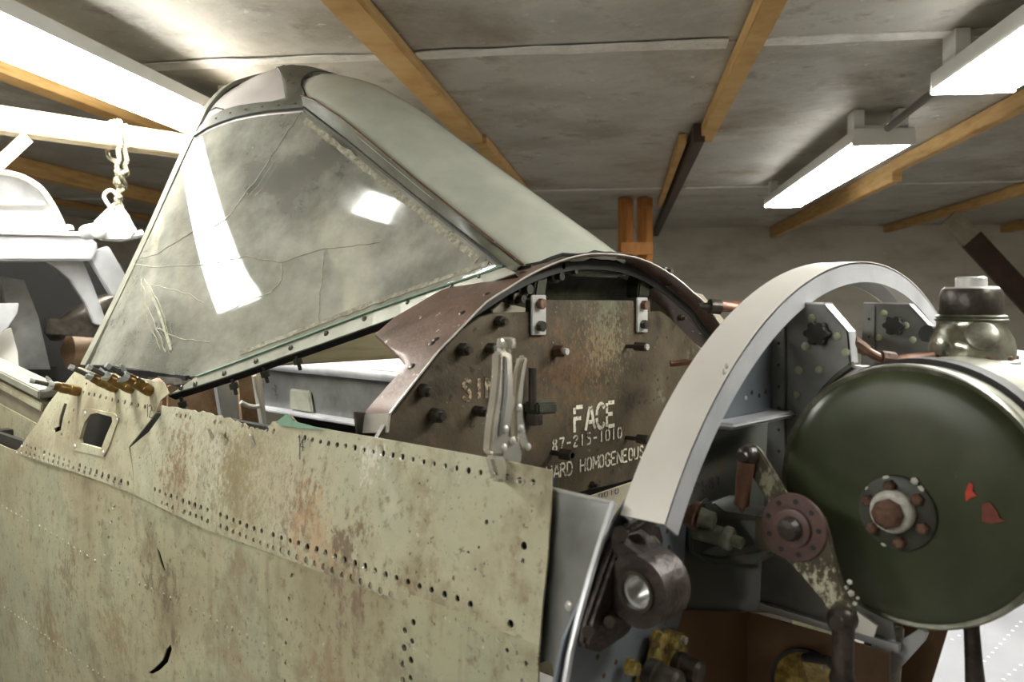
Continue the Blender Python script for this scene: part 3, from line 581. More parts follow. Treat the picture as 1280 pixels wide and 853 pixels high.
holes += [(*yh(a, b), r) for a, b, r in [(657, 682, .0042), (611, 652, .0025), (656, 700, .002), (641, 779, .0042), (601, 684, .0018), (588, 690, .0018), (660, 825, .003), (376, 546, .0025)]]
skin_a = part(fus, 'forward_upper_skin', bend(panel(up_poly, [q for q in holes if q[1] > -.36], []), -.0030, .002), M_SKIN, smooth=30)
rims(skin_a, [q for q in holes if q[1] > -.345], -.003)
# -- upper aft cheek with the square port and the fasteners
ck = [(18, 566), (26, 560), (48, 530), (62, 505), (84, 478), (100, 459), (108, 462), (150, 468), (206, 478), (213, 492), (203, 500), (197, 516), (184, 533), (163, 559), (168, 585), (170, 618), (140, 606), (80, 585)]
ck_poly = [yh(*p) for p in ck]
holes = row(yh(106, 491), yh(192, 511), .028, .003) + row(yh(30, 556), yh(162, 604), .027, .0033, skip=.05) + row(yh(24, 563), yh(152, 604), .027, .0033, skip=.05)
holes += [(*yh(a, b), .0035) for a, b in [(94, 513), (88, 528), (79, 543), (110, 480)]]
port = [yh(*p) for p in [(104, 512), (117, 513), (143, 518), (148, 524), (138, 556), (130, 569), (97, 562), (92, 556), (100, 520)]]
scar = [yh(*p) for p in [(82, 504), (86, 505), (81, 522), (78, 538), (70, 541), (69, 536), (75, 533), (77, 520)]]
skin_b = part(fus, 'cheek_skin', bend(panel(ck_poly, holes, [port, scar]), -.0030, .0), M_SKIN, smooth=30)
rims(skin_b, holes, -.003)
# bezel in the port, inner edge smaller, set back a little
bz_o = [yh(*p) for p in [(103, 511), (117, 511), (146, 517), (152, 523), (140, 557), (133, 571), (96, 563), (90, 556), (99, 519)]]
bz_i = [yh(*p) for p in [(116, 518), (124, 516), (143, 521), (144, 527), (136, 545), (130, 561), (104, 554), (103, 548), (109, 528)]]
bb = MB().prism([Vector((-.0022, y, h + ZC)) for y, h in bz_o], (.006, 0, 0)); bb = cut(bb, MB().prism([Vector((-.01, y, h + ZC)) for y, h in bz_i], (.03, 0, 0)))
bez = part(skin_b, 'port_bezel', bend(slice_h(bb), -.0030), M_SKIN, smooth=20)
for p in [(110, 517), (150, 526), (133, 566), (97, 558)]:
    y, h = yh(*p); part(skin_b, 'bezel_screw', MB().dome(P(skin_x(h) - .0052, y, h), -X, .005, .002, 10), M_STEEL)
# -- lower skin, running out of the picture
y_a, _ = yh(8, 560)
low = [yh(677, 780), yh(672, 812)]
fy = yh(676, 830)[0]
lo_poly = [(fy, -.322), (fy - .002, -.36), (fy + .004, -.5), (fy + .004, -.95), (1.7, -.95), (1.7, -.33), (1.2, -.322)]
holes = row(yh(521, 777), yh(515, 870), .0205, .0028) + row(yh(511, 787), yh(505, 870), .0205, .0028)
holes += [(*yh(a, b), .0026) for a, b in [(366, 719), (362, 748), (359, 775), (357, 804), (356, 830), (355, 852), (637, 812), (661, 828), (657, 850), (143, 634), (140, 652), (136, 672), (133, 692), (20, 822), (60, 838), (76, 836), (90, 846)]]
tear1 = [yh(*p) for p in [(196, 684), (200, 690), (206, 712), (205, 718), (200, 704)]]
tear2 = [yh(*p) for p in [(186, 841), (192, 837), (203, 826), (208, 812), (213, 806), (215, 812), (210, 828), (200, 838), (190, 843)]]
y1_, y2_ = yh(370, 780)[0], yh(527, 820)[0]
def lo_strip(ya, yb, hs, sl, off):
    top = -.322
    poly = [(ya, top), (ya, -.95), (yb, -.95), (yb, top)]
    o = part(fus, 'lower_skin', bend(panel(poly, hs, sl), off, .006), M_SKIN2, smooth=30)
    return o
fwd = [q for q in holes if q[0] < y2_ + .05]; mid = [q for q in holes if y2_ + .05 <= q[0] < y1_ - .003]; aft = [q for q in holes if q[0] >= y1_ + .006]
skin_c = lo_strip(y1_ - .004, 1.7, aft, [tear1, tear2], 0.0)
skin_d = lo_strip(y2_ + .030, y1_ + .002, mid, [], -.0012)
skin_e = lo_strip(fy, y2_ + .035, fwd, [], -.0022)
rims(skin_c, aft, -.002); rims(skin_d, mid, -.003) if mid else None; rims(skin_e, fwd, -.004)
# solid rivets in the stringer lines
src = None
def rivet_line(p0, p1, step, r, parent, m):
    global src
    for (y, h, _) in row(p0, p1, step, r, .001, .1):
        q = P(skin_x(h) + .006 * noise.noise(Vector((y * 6, h * 6, 1.7))) , y, h)
        if src is None:
            src = part(parent, 'rivet', MB().dome(Vector(world_origin(parent)), -X, .0036, .0018, 8), m); src.location = q - world_origin(parent)
        else: share(parent, 'rivet', src, q - world_origin(parent))
rivet_line(yh(2, 633), yh(150, 717), .034, .0035, skin_c, M_SKIN2); rivet_line(yh(155, 720), yh(352, 817), .022, .0035, skin_c, M_SKIN2)
rivet_line(yh(2, 757), yh(130, 848), .024, .0035, skin_c, M_SKIN2)
# green primer flake and lifted, curled scraps on the torn top edge
part(skin_a, 'primer_flake', bend(MB().prism([Vector((-.002, *(lambda t: (t[0], t[1] + ZC))(yh(*p)))) for p in [(349, 528), (363, 517), (372, 527), (385, 530), (410, 537), (380, 535), (358, 532)]], (.0016, 0, 0)), -.004), M_GREENPR, smooth=0)
for k, (a, b) in enumerate([(266, 540), (318, 548), (284, 545)]):
    c = on_skin(a, b, .004); g = []
    for i in range(4):
        g.append([c + Vector((-.0012 * i * i * .5 - .0006 * j, (-.004 + .004 * j) * (1 - .2 * i) + .002 * math.sin(i * 3 + k), -.02 + .008 * i + .003 * math.sin(j * 2.3 + k))) for j in range(4)])
    part(skin_a, 'torn_scrap', MB().sheet(g, (.0012, 0, 0)), M_BARE if k % 2 else M_SKIN, smooth=40)
# hand-written marks
def strokes(mb, lines, o, ex, ez, s, wd, nrm, th=.0006):
    for ln in lines:
        for (x0, y0), (x1, y1) in zip(ln[:-1], ln[1:]):
            a = o + ex * (x0 * s) + ez * (y0 * s); b = o + ex * (x1 * s) + ez * (y1 * s); d = (b - a)
            if d.length < 1e-6: continue
            wv = d.normalized().cross(nrm) * wd / 2
            mb.prism([a - wv, a + wv, b + wv, b - wv], nrm * th)
    return mb
ONE = [[(0.25, 0), (.25, 1)]]; TWO = [[(0, .8), (.25, 1), (.5, .8), (.05, 0), (.55, 0)]]; FOUR = [[(.4, 0), (.4, 1), (0, .35), (.6, .35)]]
nv = Vector((-1, 0, 0))
q = on_skin(183, 521, .0055); mk = strokes(MB(), ONE, q, -Y, Z, .022, .0014, nv); strokes(mk, TWO, q - Y * .010, -Y, Z, .022, .0014, nv)
part(skin_b, 'ink_mark', mk, M_BLACKINK, smooth=0)
q = on_skin(371, 574, .0055); mk = strokes(MB(), ONE, q, -Y, Z, .03, .0012, nv); strokes(mk, FOUR, q - Y * .008 + Z * .012, -Y, Z, .016, .0012, nv)
part(skin_a, 'ink_mark', mk, M_BLACKINK, smooth=0)
# stringers behind the rivet rows, sill longeron behind the top edge
def stringer(y0, y1, h, wd, off=.008):
    x = skin_x(h) + off
    return MB().prism([P(x, y0, h - wd / 2), P(x, y0, h + wd / 2), P(x + .012, y0, h + wd / 2), P(x + .012, y0, h - wd / 2)], (0, y1 - y0, 0))
part(fus, 'stringer', stringer(fy + .01, 1.68, -.326, .05), M_HOLEDARK, smooth=0)
part(fus, 'stringer', stringer(fy + .01, .36, -.188, .03), M_HOLEDARK, smooth=0)
part(fus, 'stringer', stringer(fy + .01, 1.68, -.47, .03), M_HOLEDARK, smooth=0)
for yy in (yh(516, 800)[0], yh(360, 780)[0], .64, 1.0, 1.45):
    part(fus, 'frame_rib', MB().prism([P(skin_x(-.34) + .008, yy - .02, -.5), P(skin_x(-.34) + .008, yy + .02, -.5), P(skin_x(-.34) + .008, yy + .02, -.30), P(skin_x(-.34) + .008, yy - .02, -.30)], (.04, 0, 0)), M_HOLEDARK, smooth=0)
part(fus, 'inner_liner', MB().prism([P(-.44, .52, -.95), P(-.44, 1.68, -.95), P(-.44, 1.68, -.2), P(-.44, .52, -.2)], (.004, 0, 0)), M_HOLEDARK, smooth=0)
# aft cockpit sill at the left edge
s0, s1 = at_x(66, 492, -.455), at_d(-40, 440, 2.35)
dv = (s1 - s0)
for nm, dz, wd, hh, m in (('sill_cap', 0.0, .035, .012, M_RAIL), ('sill_rail', -.03, .028, .012, M_SKIN), ('sill_web', -.055, .012, .04, M_TAN)):
    part(fus, nm, MB().beam(s0 + Z * dz, s1 + Z * dz, Vector((.9, .3, 0)).normalized() * wd, Z * hh / 1.2), m, smooth=0, bevel=.003)
part(fus, 'aft_side_skin', MB().prism([s0 + Vector((-.02, 0, -.075)), s1 + Vector((-.02, 0, -.085)), s1 + Vector((-.02, 0, -.6)), s0 + Vector((-.02, 0, -.6))], (.003, 0, 0)), M_SKIN2, smooth=0)
# cradle timbers carrying it, below the picture
for yy in (.1, 1.4):
    part(fus, 'cradle_timber', MB().box(P(0, yy, -1.05), (1.1, .1, .2)), M_WOOD, smooth=0)
    for xx in (-.45, .45): part(fus, 'cradle_leg', MB().box(P(xx, yy, -1.37), (.1, .1, .45)), M_WOOD, smooth=0)
# port side skin closes the far side
part(fus, 'port_skin', MB().prism([P(.5, .25, -.14), P(.5, 1.7, -.2), P(.5, 1.7, -.95), P(.5, -.2, -.95), P(.5, -.2, -.3)], (.004, 0, 0)), M_SKIN2, smooth=0)

# -- cowl arch over the armour plate
AL = [0, .08, .14, .2, .3, .39, .468, .5]; AH = [.087, .083, .069, .051, .006, -.059, -.13, -.163]
def arch(l): return interp(abs(l), AL, AH)
def cowl_pts(l, y): return P(l, y, arch(l) - .12 * y)
AX = [-.472, -.45, -.425, -.405, -.39, -.365, -.335, -.30, -.26, -.22, -.18, -.14, -.1, -.06, -.02, .02, .06, .1, .14, .18, .22, .26, .3, .34, .38, .42]
def aft_y(l): return interp(l, [-.472, -.41, -.405, -.335, -.3, .3, .34, .42], [.054, .046, .048, .205, .2, .2, .12, .06])
g = [[cowl_pts(l, aft_y(l) * t) for t in (0, .25, .5, .75, 1)] for l in AX]
cowl = part(fus, 'cowl_arch', MB().sheet(g, lambda i, j: (0, 0, -.0035)), M_COWL, smooth=50)
part(cowl, 'worn_lip', MB().tube(smooth_pts([cowl_pts(l, -.001) - Z * .001 for l in AX], 2), .0014, 6), M_BARE)
# curled foot of the arch
f0 = [cowl_pts(-.472, t) for t in (0, .02, .054)]
part(cowl, 'rolled_foot', MB().sheet([[q + Vector((-.004 * math.sin(k * .6), 0, -.012 * k)) for q in f0] for k in range(3)], (.003, 0, 0)), M_BARE, smooth=60)
def cowl_n(l):
    d = .01; s_ = (arch(l + d) - arch(l - d)) / (2 * d); return Vector((-s_, .12, 1)).normalized()
for p in [(514, 352), (541, 410), (578, 385), (612, 360), (655, 335), (545, 425)]:
    for l in np.linspace(-.46, .1, 80):
        q = cowl_pts(l, .03); 
        v = np.array(q) - CAM; f = v[0] * LY + v[1] * LX
        if abs(640 + FPX * (v[0] * LX - v[1] * LY) / f - p[0]) < 4:
            part(cowl, 'cowl_screw', MB().dome(q, cowl_n(l), .006, .002, 10), M_DARKSTEEL); break
# inner rib under the lip
part(cowl, 'inner_rib', MB().sheet([[cowl_pts(l, .03) - Z * .006, cowl_pts(l, .03) - Z * .022] for l in AX], (0, .004, 0)), M_HOLEDARK, smooth=50)
part(cowl, 'corner_bracket', MB().prism([at_y(a, b, .05) for a, b in [(444, 515), (470, 517), (486, 542), (478, 556), (448, 552)]], (0, .004, 0)), M_DARKSTEEL, smooth=0)

# -- armour plate
ap_px = [(470, 552), (489, 520), (512, 492), (545, 448), (575, 415), (600, 397), (622, 391), (662, 390), (662, 375), (813, 376), (813, 390), (826, 389), (838, 398), (872, 432), (905, 470), (905, 560), (840, 585), (775, 604), (692, 623), (600, 660), (500, 680), (470, 640)]
plate = part(fus, 'armour_plate', MB().prism([at_y(a, b, .004) for a, b in ap_px], (0, .009, 0)), M_RUSTPLATE, smooth=0, bevel=.001)
def bolt(parent, px, py, r=.0085, length=.016, m=None, nut=True, m2=None):
    q = at_y(px, py, .004); b = MB().cyl(q, q - Y * length, r * 1.0, n=6)
    o = part(parent, 'bolt', b, m or M_DARKSTEEL, bevel=.0008)
    part(o, 'shank', MB().cyl(q - Y * length, q - Y * (length + .006), r * .55, n=10), m2 or M_STEEL)
    return o
for (x, y, r, l) in [(622, 402, .0085, .012), (576, 437, .0095, .014), (611, 436, .0085, .014), (527, 488, .0095, .014), (541, 519, .0105, .016), (594, 514, .008, .018), (694, 439, .0095, .018), (739, 606, .006, .008), (848, 398, .007, .01)]:
    bolt(plate, x, y, r, l, M_RUST if (x, y) == (694, 439) else M_DARKSTEEL, m2=M_STEEL if x in (611, 694) else M_DARKSTEEL)
for (x, y, l, r) in [(783, 433, .04, .006), (690, 566, .04, .007), (783, 547, .045, .0065)]:
    q = at_y(x, y, .004); o = part(plate, 'long_bolt', MB().cyl(q, q - Y * l, r * .65, n=10), M_DARKSTEEL)
    part(o, 'nut', MB().cyl(q - Y * (l - .022), q - Y * l, r * 1.35, n=6), M_DARKSTEEL, bevel=.0008)
    if x == 783 and y == 433: part(o, 'bright_end', MB().cyl(q - Y * l, q - Y * (l + .003), r * .9, n=10), M_STEEL)
hb_ = MB()
for (x, y) in [(822, 422), (833, 422), (822, 475), (834, 473), (799, 503), (817, 500), (610, 501)]:
    q = at_y(x, y, .0045); hb_.cyl(q, q - Y * .0008, .0028, n=8)
part(plate, 'blank_hole', hb_, M_RUBBER, kind='stuff')
# bright straps at the top
for (xa, xb, ya, yb) in [(662.5, 680.5, 369, 419), (794.5, 807.5, 372, 415.5)]:
    c = [at_y(xa, ya, .002), at_y(xb, ya, .002), at_y(xb, yb, .002), at_y(xa, yb, .002)]
    st = part(plate, 'strap', MB().prism(c, (0, -.004, 0)), M_STEEL, smooth=0, bevel=.001)
    for t in (.22, .78):
        q = (c[0] + c[1]) / 2 * (1 - t) + (c[3] + c[2]) / 2 * t - Y * .004
        o = part(st, 'bolt', MB().cyl(q, q - Y * .009, .0085, n=6), M_DARKSTEEL if t > .5 else M_RUST, bevel=.0008)
# eyebolt with clamp block
qa, qb = at_y(666, 460, -.012), at_y(666, 512, -.012)
eb = part(plate, 'threaded_stud', MB().cyl(qa, qb, .0065, n=12), M_DARKSTEEL)
part(eb, 'clamp_block', MB().prism([at_y(a, b, .004) for a, b in [(654, 502), (678, 501), (679, 515), (654, 517)]], (0, -.03, 0)), M_DARKOLIVE, smooth=0, bevel=.003)
part(eb, 'clamp_nut', MB().cyl(at_y(668, 517, -.012), at_y(668, 531, -.012), .0135, n=6), M_DARKSTEEL, bevel=.001)
# stencilled lettering
GL = {'F': [[(0, 0), (0, .62)], [(0, .74), (0, 1)], [(.1, 1), (.5, 1)], [(.08, .55), (.4, .55)]], 'A': [[(0, 0), (.25, .95)], [(.34, .95), (.58, 0)], [(.18, .32), (.4, .32)]],
      'C': [[(.52, .8), (.4, 1), (.2, 1), (.05, .8), (.02, .55)], [(.02, .43), (.05, .2), (.2, 0), (.4, 0), (.52, .2)]], 'E': [[(0, 0), (0, .44)], [(0, .56), (0, 1)], [(.1, 1), (.5, 1)], [(.08, .52), (.38, .52)], [(.1, 0), (.52, 0)]],
      '0': [[(.2, 0), (.06, .2), (.06, .8), (.2, 1)], [(.32, 1), (.46, .8), (.46, .2), (.32, 0)]], '1': [[(.25, 0), (.25, 1)]], '2': [[(.04, .8), (.2, 1), (.4, .95), (.46, .75), (.3, .5)], [(.24, .42), (.04, .05), (.48, .05)]],
      '5': [[(.46, 1), (.1, 1), (.08, .6)], [(.12, .58), (.36, .58), (.46, .35), (.36, .02), (.05, .05)]], '7': [[(.02, 1), (.48, 1), (.3, .5)], [(.27, .42), (.18, 0)]], '8': [[(.2, 1), (.06, .8), (.2, .55)], [(.32, 1), (.46, .8), (.32, .55)], [(.2, .48), (.04, .25), (.2, 0)], [(.32, .48), (.48, .25), (.32, 0)]],
      '-': [[(.08, .48), (.44, .48)]], 'H': [[(0, 0), (0, 1)], [(.5, 0), (.5, 1)], [(.08, .5), (.42, .5)]], 'R': [[(0, 0), (0, 1)], [(.1, 1), (.4, .95), (.46, .75), (.36, .55), (.1, .53)], [(.26, .45), (.52, 0)]],
      'D': [[(0, 0), (0, 1)], [(.1, 1), (.35, .95), (.5, .7), (.5, .3), (.35, .05), (.1, 0)]], 'O': [[(.2, 0), (.04, .2), (.04, .8), (.2, 1)], [(.32, 1), (.48, .8), (.48, .2), (.32, 0)]], 'M': [[(0, 0), (0, 1)], [(.06, .95), (.3, .3), (.54, .95)], [(.6, 0), (.6, 1)]],
      'G': [[(.5, .82), (.36, 1), (.18, 1), (.04, .8), (.04, .55)], [(.04, .44), (.06, .15), (.2, 0), (.4, 0), (.5, .15), (.5, .42), (.32, .42)]], 'N': [[(0, 0), (0, 1)], [(.06, .92), (.46, .08)], [(.52, 0), (.52, 1)]],
      'U': [[(.02, 1), (.02, .2), (.18, 0)], [(.32, 0), (.5, .2), (.5, 1)]], 'S': [[(.48, .82), (.32, 1), (.12, .95), (.05, .75), (.2, .56)], [(.3, .5), (.47, .3), (.38, .03), (.15, 0), (.03, .18)]], 'I': [[(.25, 0), (.25, 1)]], ' ': [], 'T': [[(.25, 0), (.25, .9)], [(0, 1), (.5, 1)]], 'P': [[(0, 0), (0, 1)], [(.1, 1), (.42, .95), (.46, .7), (.36, .52), (.1, .5)]]}
def lettering(txt, p0, p1, hgt, wd, nrm, o_off, ex=X, ez=Z):
    b = MB(); L_ = (p1 - p0); n = len(txt); adv = L_.length / n; exn = L_.normalized()
    for k, ch in enumerate(txt):
        o = p0 + exn * (adv * k) + nrm * o_off
        sx = adv * 1.45
        lines = [[(x * sx / hgt, y_) for x, y_ in ln] for ln in GL[ch]]
        strokes(b, lines, o, exn, ez, hgt, wd, nrm, .0005)
    return b
ny = Vector((0, -1, 0)); yp = .0036
a, b_ = at_y(718, 544, yp), at_y(771, 533, yp); b_.z = a.z
part(plate, 'stencil_lettering', lettering('FACE', a + Z * .004, b_ + Z * .004, .039, .0064, ny, 0), M_STENCIL, smooth=0)
a, b_ = at_y(690, 565, yp), at_y(779, 549, yp); b_.z = a.z
part(plate, 'stencil_lettering', lettering('87-215-1010', a, b_, .018, .0029, ny, 0), M_STENCIL, smooth=0)
a, b_ = at_y(683, 601, yp), at_y(806, 569, yp); b_.z = a.z
part(plate, 'stencil_lettering', lettering('HARD HOMOGENEOUS', a, b_, .021, .003, ny, 0), M_STENCIL, smooth=0)
a, b_ = at_y(578, 501, yp), at_y(622, 497, yp); b_.z = a.z
part(plate, 'faded_lettering', lettering('SIN', a, b_, .028, .006, ny, 0), M_STENCILFAINT, smooth=0)

# -- dark box behind the plate top, with its slot frame and arms
part(fus, 'firewall_box', MB().sheet([[P(l, .075, arch(l) - .02), P(l, .1, min(arch(l) - .06, .03)), P(l, .1, -.06)] for l in np.linspace(-.27, .2, 12)], (0, .006, 0)), M_DARKOLIVE, smooth=40)
def rr_ring(px0, px1, py0, py1, y, r_in, d):
    a, b_ = at_y(px0, py0, y), at_y(px1, py1, y); cx0, cx1, z1, z0 = a.x, b_.x, a.z, b_.z; rad = (z1 - z0) / 2
    pts = []
    for k in range(13): t = -math.pi / 2 + math.pi * k / 12; pts.append(Vector((cx1 - rad + rad * math.cos(t), y, (z0 + z1) / 2 + rad * math.sin(t))))
    for k in range(13): t = math.pi / 2 + math.pi * k / 12; pts.append(Vector((cx0 + rad + rad * math.cos(t), y, (z0 + z1) / 2 + rad * math.sin(t))))
    return MB().tube(pts + pts[:1], d, 8)
sl = part(fus, 'slot_frame', rr_ring(713, 772, 334, 345, .05, 0, .004), M_RAIL)
part(sl, 'slot_plug', MB().prism([at_y(722, 335, .055), at_y(750, 335, .055), at_y(750, 343, .055), at_y(728, 343, .055)], (0, .006, 0)), M_OIL, smooth=0)
for pts in ([(668, 372), (672, 345), (664, 332)], [(798, 372), (800, 350), (806, 336)]):
    part(fus, 'support_arm', MB().prism([at_y(a + s * 8, b, .04) for a, b in pts for s in (0,)] + [at_y(a + 14, b, .04) for a, b in pts[::-1]], (0, .03, 0)), M_DARKOLIVE, bevel=.003)
for (x, y, r) in [(688, 346, .011), (648, 362, .013), (706, 340, .007), (818, 350, .014), (826, 340, .009), (640, 374, .01), (690, 334, .008)]:
    q = at_y(x, y, .055); part(fus, 'fitting', MB().lathe(q, -Y, [(0, r), (.012, r), (.013, r * .6), (.025, r * .6)], 12), M_DARKOLIVE)
part(fus, 'top_rail', MB().beam(at_y(690, 338, .05), at_y(835, 340, .05), Z * .006, Y * .012), M_DARKOLIVE, smooth=0, bevel=.002)
# tan shoulder sheets seen beside the plate
part(fus, 'shoulder_sheet', MB().prism([at_y(a, b, .09) for a, b in [(800, 392), (812, 372), (828, 358), (850, 362), (878, 368), (905, 400), (898, 412), (850, 403), (822, 396)]], (0, .004, 0)), M_TAN, smooth=0)
part(fus, 'shoulder_sheet', MB().prism([at_y(a, b, .06) for a, b in [(616, 388), (628, 378), (668, 388), (668, 402), (616, 404)]], (0, .004, 0)), M_TAN, smooth=0)
# stubs from the right
c1 = part(fus, 'copper_stub', MB().tube([at_y(1010, 386, -.356), at_y(932, 383, -.16), at_y(898, 383, -.13)], .0095, 16), M_COPPER)
part(c1, 'collar', MB().cyl(at_y(900, 384, -.133), at_y(887, 383, -.122), .0125, n=12), M_DARKSTEEL)
part(c1, 'tip', MB().cyl(at_y(888, 384, -.123), at_y(873, 383, -.11), .008, .005, n=12), M_DARKSTEEL)
c1 = part(fus, 'copper_stub', MB().tube([at_y(985, 446, -.356), at_y(880, 451, -.1), at_y(838, 455, -.06)], .0055, 12), M_COPPER)

# -- cockpit interior seen under the windshield rail
XI = .36
ch = [(P(XI, y, 0), y) for y in (.18, 1.1)]
ht = at_x(400, 462, XI).z - ZC; hbm = at_x(400, 520, XI).z - ZC
web = MB().prism([P(XI, .05, hbm), P(XI, 1.75, hbm), P(XI, 1.75, ht), P(XI, .05, ht)], (.004, 0, 0))
lg = part(fus, 'port_longeron', web, M_GREYPL, smooth=0)
part(lg, 'upper_lip', MB().tube([P(XI - .012, .05, ht), P(XI - .012, 1.75, ht)], .016, 12), M_ALU)
part(lg, 'lower_lip', MB().prism([P(XI - .04, .05, hbm - .006), P(XI + .004, .05, hbm - .006), P(XI + .004, .05, hbm + .006), P(XI - .04, .05, hbm + .006)], (0, 1.7, 0)), M_ALU, smooth=0, bevel=.003)
q0, q1 = at_x(366, 486, XI - .004), at_x(394, 516, XI - .004)
bk = MB().prism([P(XI - .004, q1.y, q1.z - ZC), P(XI - .004, q0.y, q1.z - ZC), P(XI - .004, q0.y, q0.z - ZC), P(XI - .004, q1.y + .02, q0.z - ZC)], (-.012, 0, 0))
part(lg, 'clip', bk, M_RAIL, smooth=0, bevel=.004)
part(fus, 'white_panel', MB().prism([P(XI - .01, .1, ht + .0), P(XI - .01, 1.75, ht + .0), P(XI + .09, 1.75, ht + .05), P(XI + .09, .1, ht + .05)], (.004, 0, 0)), M_WHITEDOT, smooth=0)
# uprights
for (xa, xb, m, yy) in [(268, 292, M_ALU, 1.0), (318, 327, M_ALU2, .86)]:
    part(fus, 'upright_former', MB().prism([at_y(xa, 462, yy), at_y(xb, 462, yy), at_y(xb + 10, 560, yy), at_y(xa + 16, 560, yy)], (0, .02, 0)), m, smooth=0, bevel=.002)
part(fus, 'upright_former', MB().prism([at_y(296, 455, 1.02), at_y(318, 455, 1.02), at_y(330, 560, 1.02), at_y(306, 560, 1.02)], (0, .01, 0)), M_RUSTBOX, smooth=0)
part(fus, 'cross_clip', MB().tube(smooth_pts([at_y(301, 503, .85), at_y(312, 508, .85), at_y(325, 507, .85), at_y(322, 490, .85), at_y(318, 470, .85)]), .005, 8), M_ALU2)
part(fus, 'equipment_box', MB().prism([at_y(a, b, 1.15) for a, b in [(205, 480), (235, 468), (262, 462), (280, 520), (205, 520)]], (0, .1, 0)), M_RUSTBOX, smooth=0, bevel=.01)
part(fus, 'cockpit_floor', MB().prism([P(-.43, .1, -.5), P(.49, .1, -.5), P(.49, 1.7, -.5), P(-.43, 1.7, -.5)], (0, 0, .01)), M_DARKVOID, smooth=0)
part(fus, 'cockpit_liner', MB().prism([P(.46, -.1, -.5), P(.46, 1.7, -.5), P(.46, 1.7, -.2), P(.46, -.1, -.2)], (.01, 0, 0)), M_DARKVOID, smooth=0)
# loose plank lying across the cockpit
PY = .74
pk = at_y(425, 453, PY).z
single('plank', MB().prism([Vector((-.30, PY, pk)), Vector((.52, PY, pk)), Vector((.52, PY, pk + .115)), Vector((-.30, PY, pk + .115))], (0, .038, 0)), M_WOODPALE, 'pale knotty pine plank lying across the cockpit under the windshield', 'plank', smooth=0, bevel=.003)

# ================================================================== THE WINDSHIELD
ws = thing('windshield', 'cracked dusty three piece aircraft windshield in an olive metal frame', 'windshield', P(-.2, .6, -.13))
GC = np.array([-.289, .677, .119 + ZC]); GN = np.array([-.89417, -.18742, .40662])
GN = GN / np.linalg.norm(GN); GNv = V(GN)
E1 = np.array([-GN[1], GN[0], 0]); E1 = E1 / np.linalg.norm(E1) * (1 if E1[1] > 0 else -1); E2 = np.cross(GN, E1); E2 = E2 * (1 if E2[2] > 0 else -1)
def warp(s, w): return .1715 * s - .235 * s * s - .865 * s ** 3 - .0083 * w     # the old perspex is slightly warped
def og(px, py, off=0.0):
    v = ray(px, py); t = ((GC - CAM) @ GN) / (v @ GN)
    for _ in range(25):
        p = CAM + t * v - GC; s = max(-.7, min(.5, p @ E1)); t += (warp(s, p @ E2) + off - p @ GN) / (v @ GN)
    return V(CAM + t * v)
def pane(pts, th):
    flat = []
    for q in pts:
        p = np.array(q) - GC; flat.append(Vector((p @ E1, p @ E2, 0)))
    me = to_mesh('tmp', MB().prism(flat, (0, 0, -th)), M_SKIN, smooth=0); bm = bmesh.new(); bm.from_mesh(me)
    for ax, no in ((0, (1, 0, 0)), (1, (0, 1, 0))):
        lo, hi = min(q[ax] for q in flat), max(q[ax] for q in flat); k = lo + .03
        while k < hi - .005:
            co = [0, 0, 0]; co[ax] = k
            bmesh.ops.bisect_plane(bm, geom=bm.verts[:] + bm.edges[:] + bm.faces[:], plane_co=co, plane_no=no); k += .03
    bm.verts.index_update(); out = MB(); out.f = [tuple(v.index for v in f.verts) for f in bm.faces]
    out.v = [V(GC + E1 * q.co.x + E2 * q.co.y + GN * (warp(q.co.x, q.co.y) + q.co.z)) for q in bm.verts]; bm.free()
    return out
def mir(q): return Vector((-q.x, q.y, q.z))
side_px = [(108, 457), (150, 373), (190, 288), (228, 205), (243, 172), (262, 161), (288, 151), (310, 146), (334, 142), (358, 140), (381, 139), (440, 185), (520, 250), (622, 332), (560, 354), (480, 382), (400, 412), (300, 450), (245, 470), (232, 472)]
sp = [og(*p) for p in side_px]
pn = pane(sp, .006)
gs = part(ws, 'side_window', pn, G_SIDE, smooth=30)
pm = MB(); pm.v = [mir(q) for q in pn.v]; pm.f = pn.f
gm = part(ws, 'side_window', pm, G_SIDE, smooth=30)
# cracks in the near pane
cracks = [[(376, 140), (350, 178), (322, 222), (295, 258), (285, 272), (265, 285)], [(165, 330), (200, 334), (240, 332), (275, 328), (310, 321), (350, 328), (400, 312), (440, 308), (475, 303)], [(168, 325), (195, 318), (225, 300), (240, 290)],
          [(352, 330), (352, 350), (340, 365), (310, 375), (295, 385)], [(405, 312), (402, 350), (399, 375), (398, 402)], [(177, 350), (184, 380), (195, 410), (207, 440)], [(180, 348), (195, 372), (205, 395), (210, 425)], [(182, 355), (215, 362), (240, 370), (255, 380)], [(196, 410), (225, 424), (262, 428)], [(178, 345), (176, 362), (185, 400), (200, 436)]]
for c in cracks:
    pts = []
    for (a0, b0), (a1, b1) in zip(c[:-1], c[1:]):
        for k in range(5):
            t = k / 5; pts.append(og(a0 + (a1 - a0) * t + random.uniform(-1.2, 1.2), b0 + (b1 - b0) * t + random.uniform(-1.2, 1.2), .0004))
    pts.append(og(*c[-1], .0004))
    part(gs, 'crack', MB().tube(pts, .0009, 5), M_CRACK)
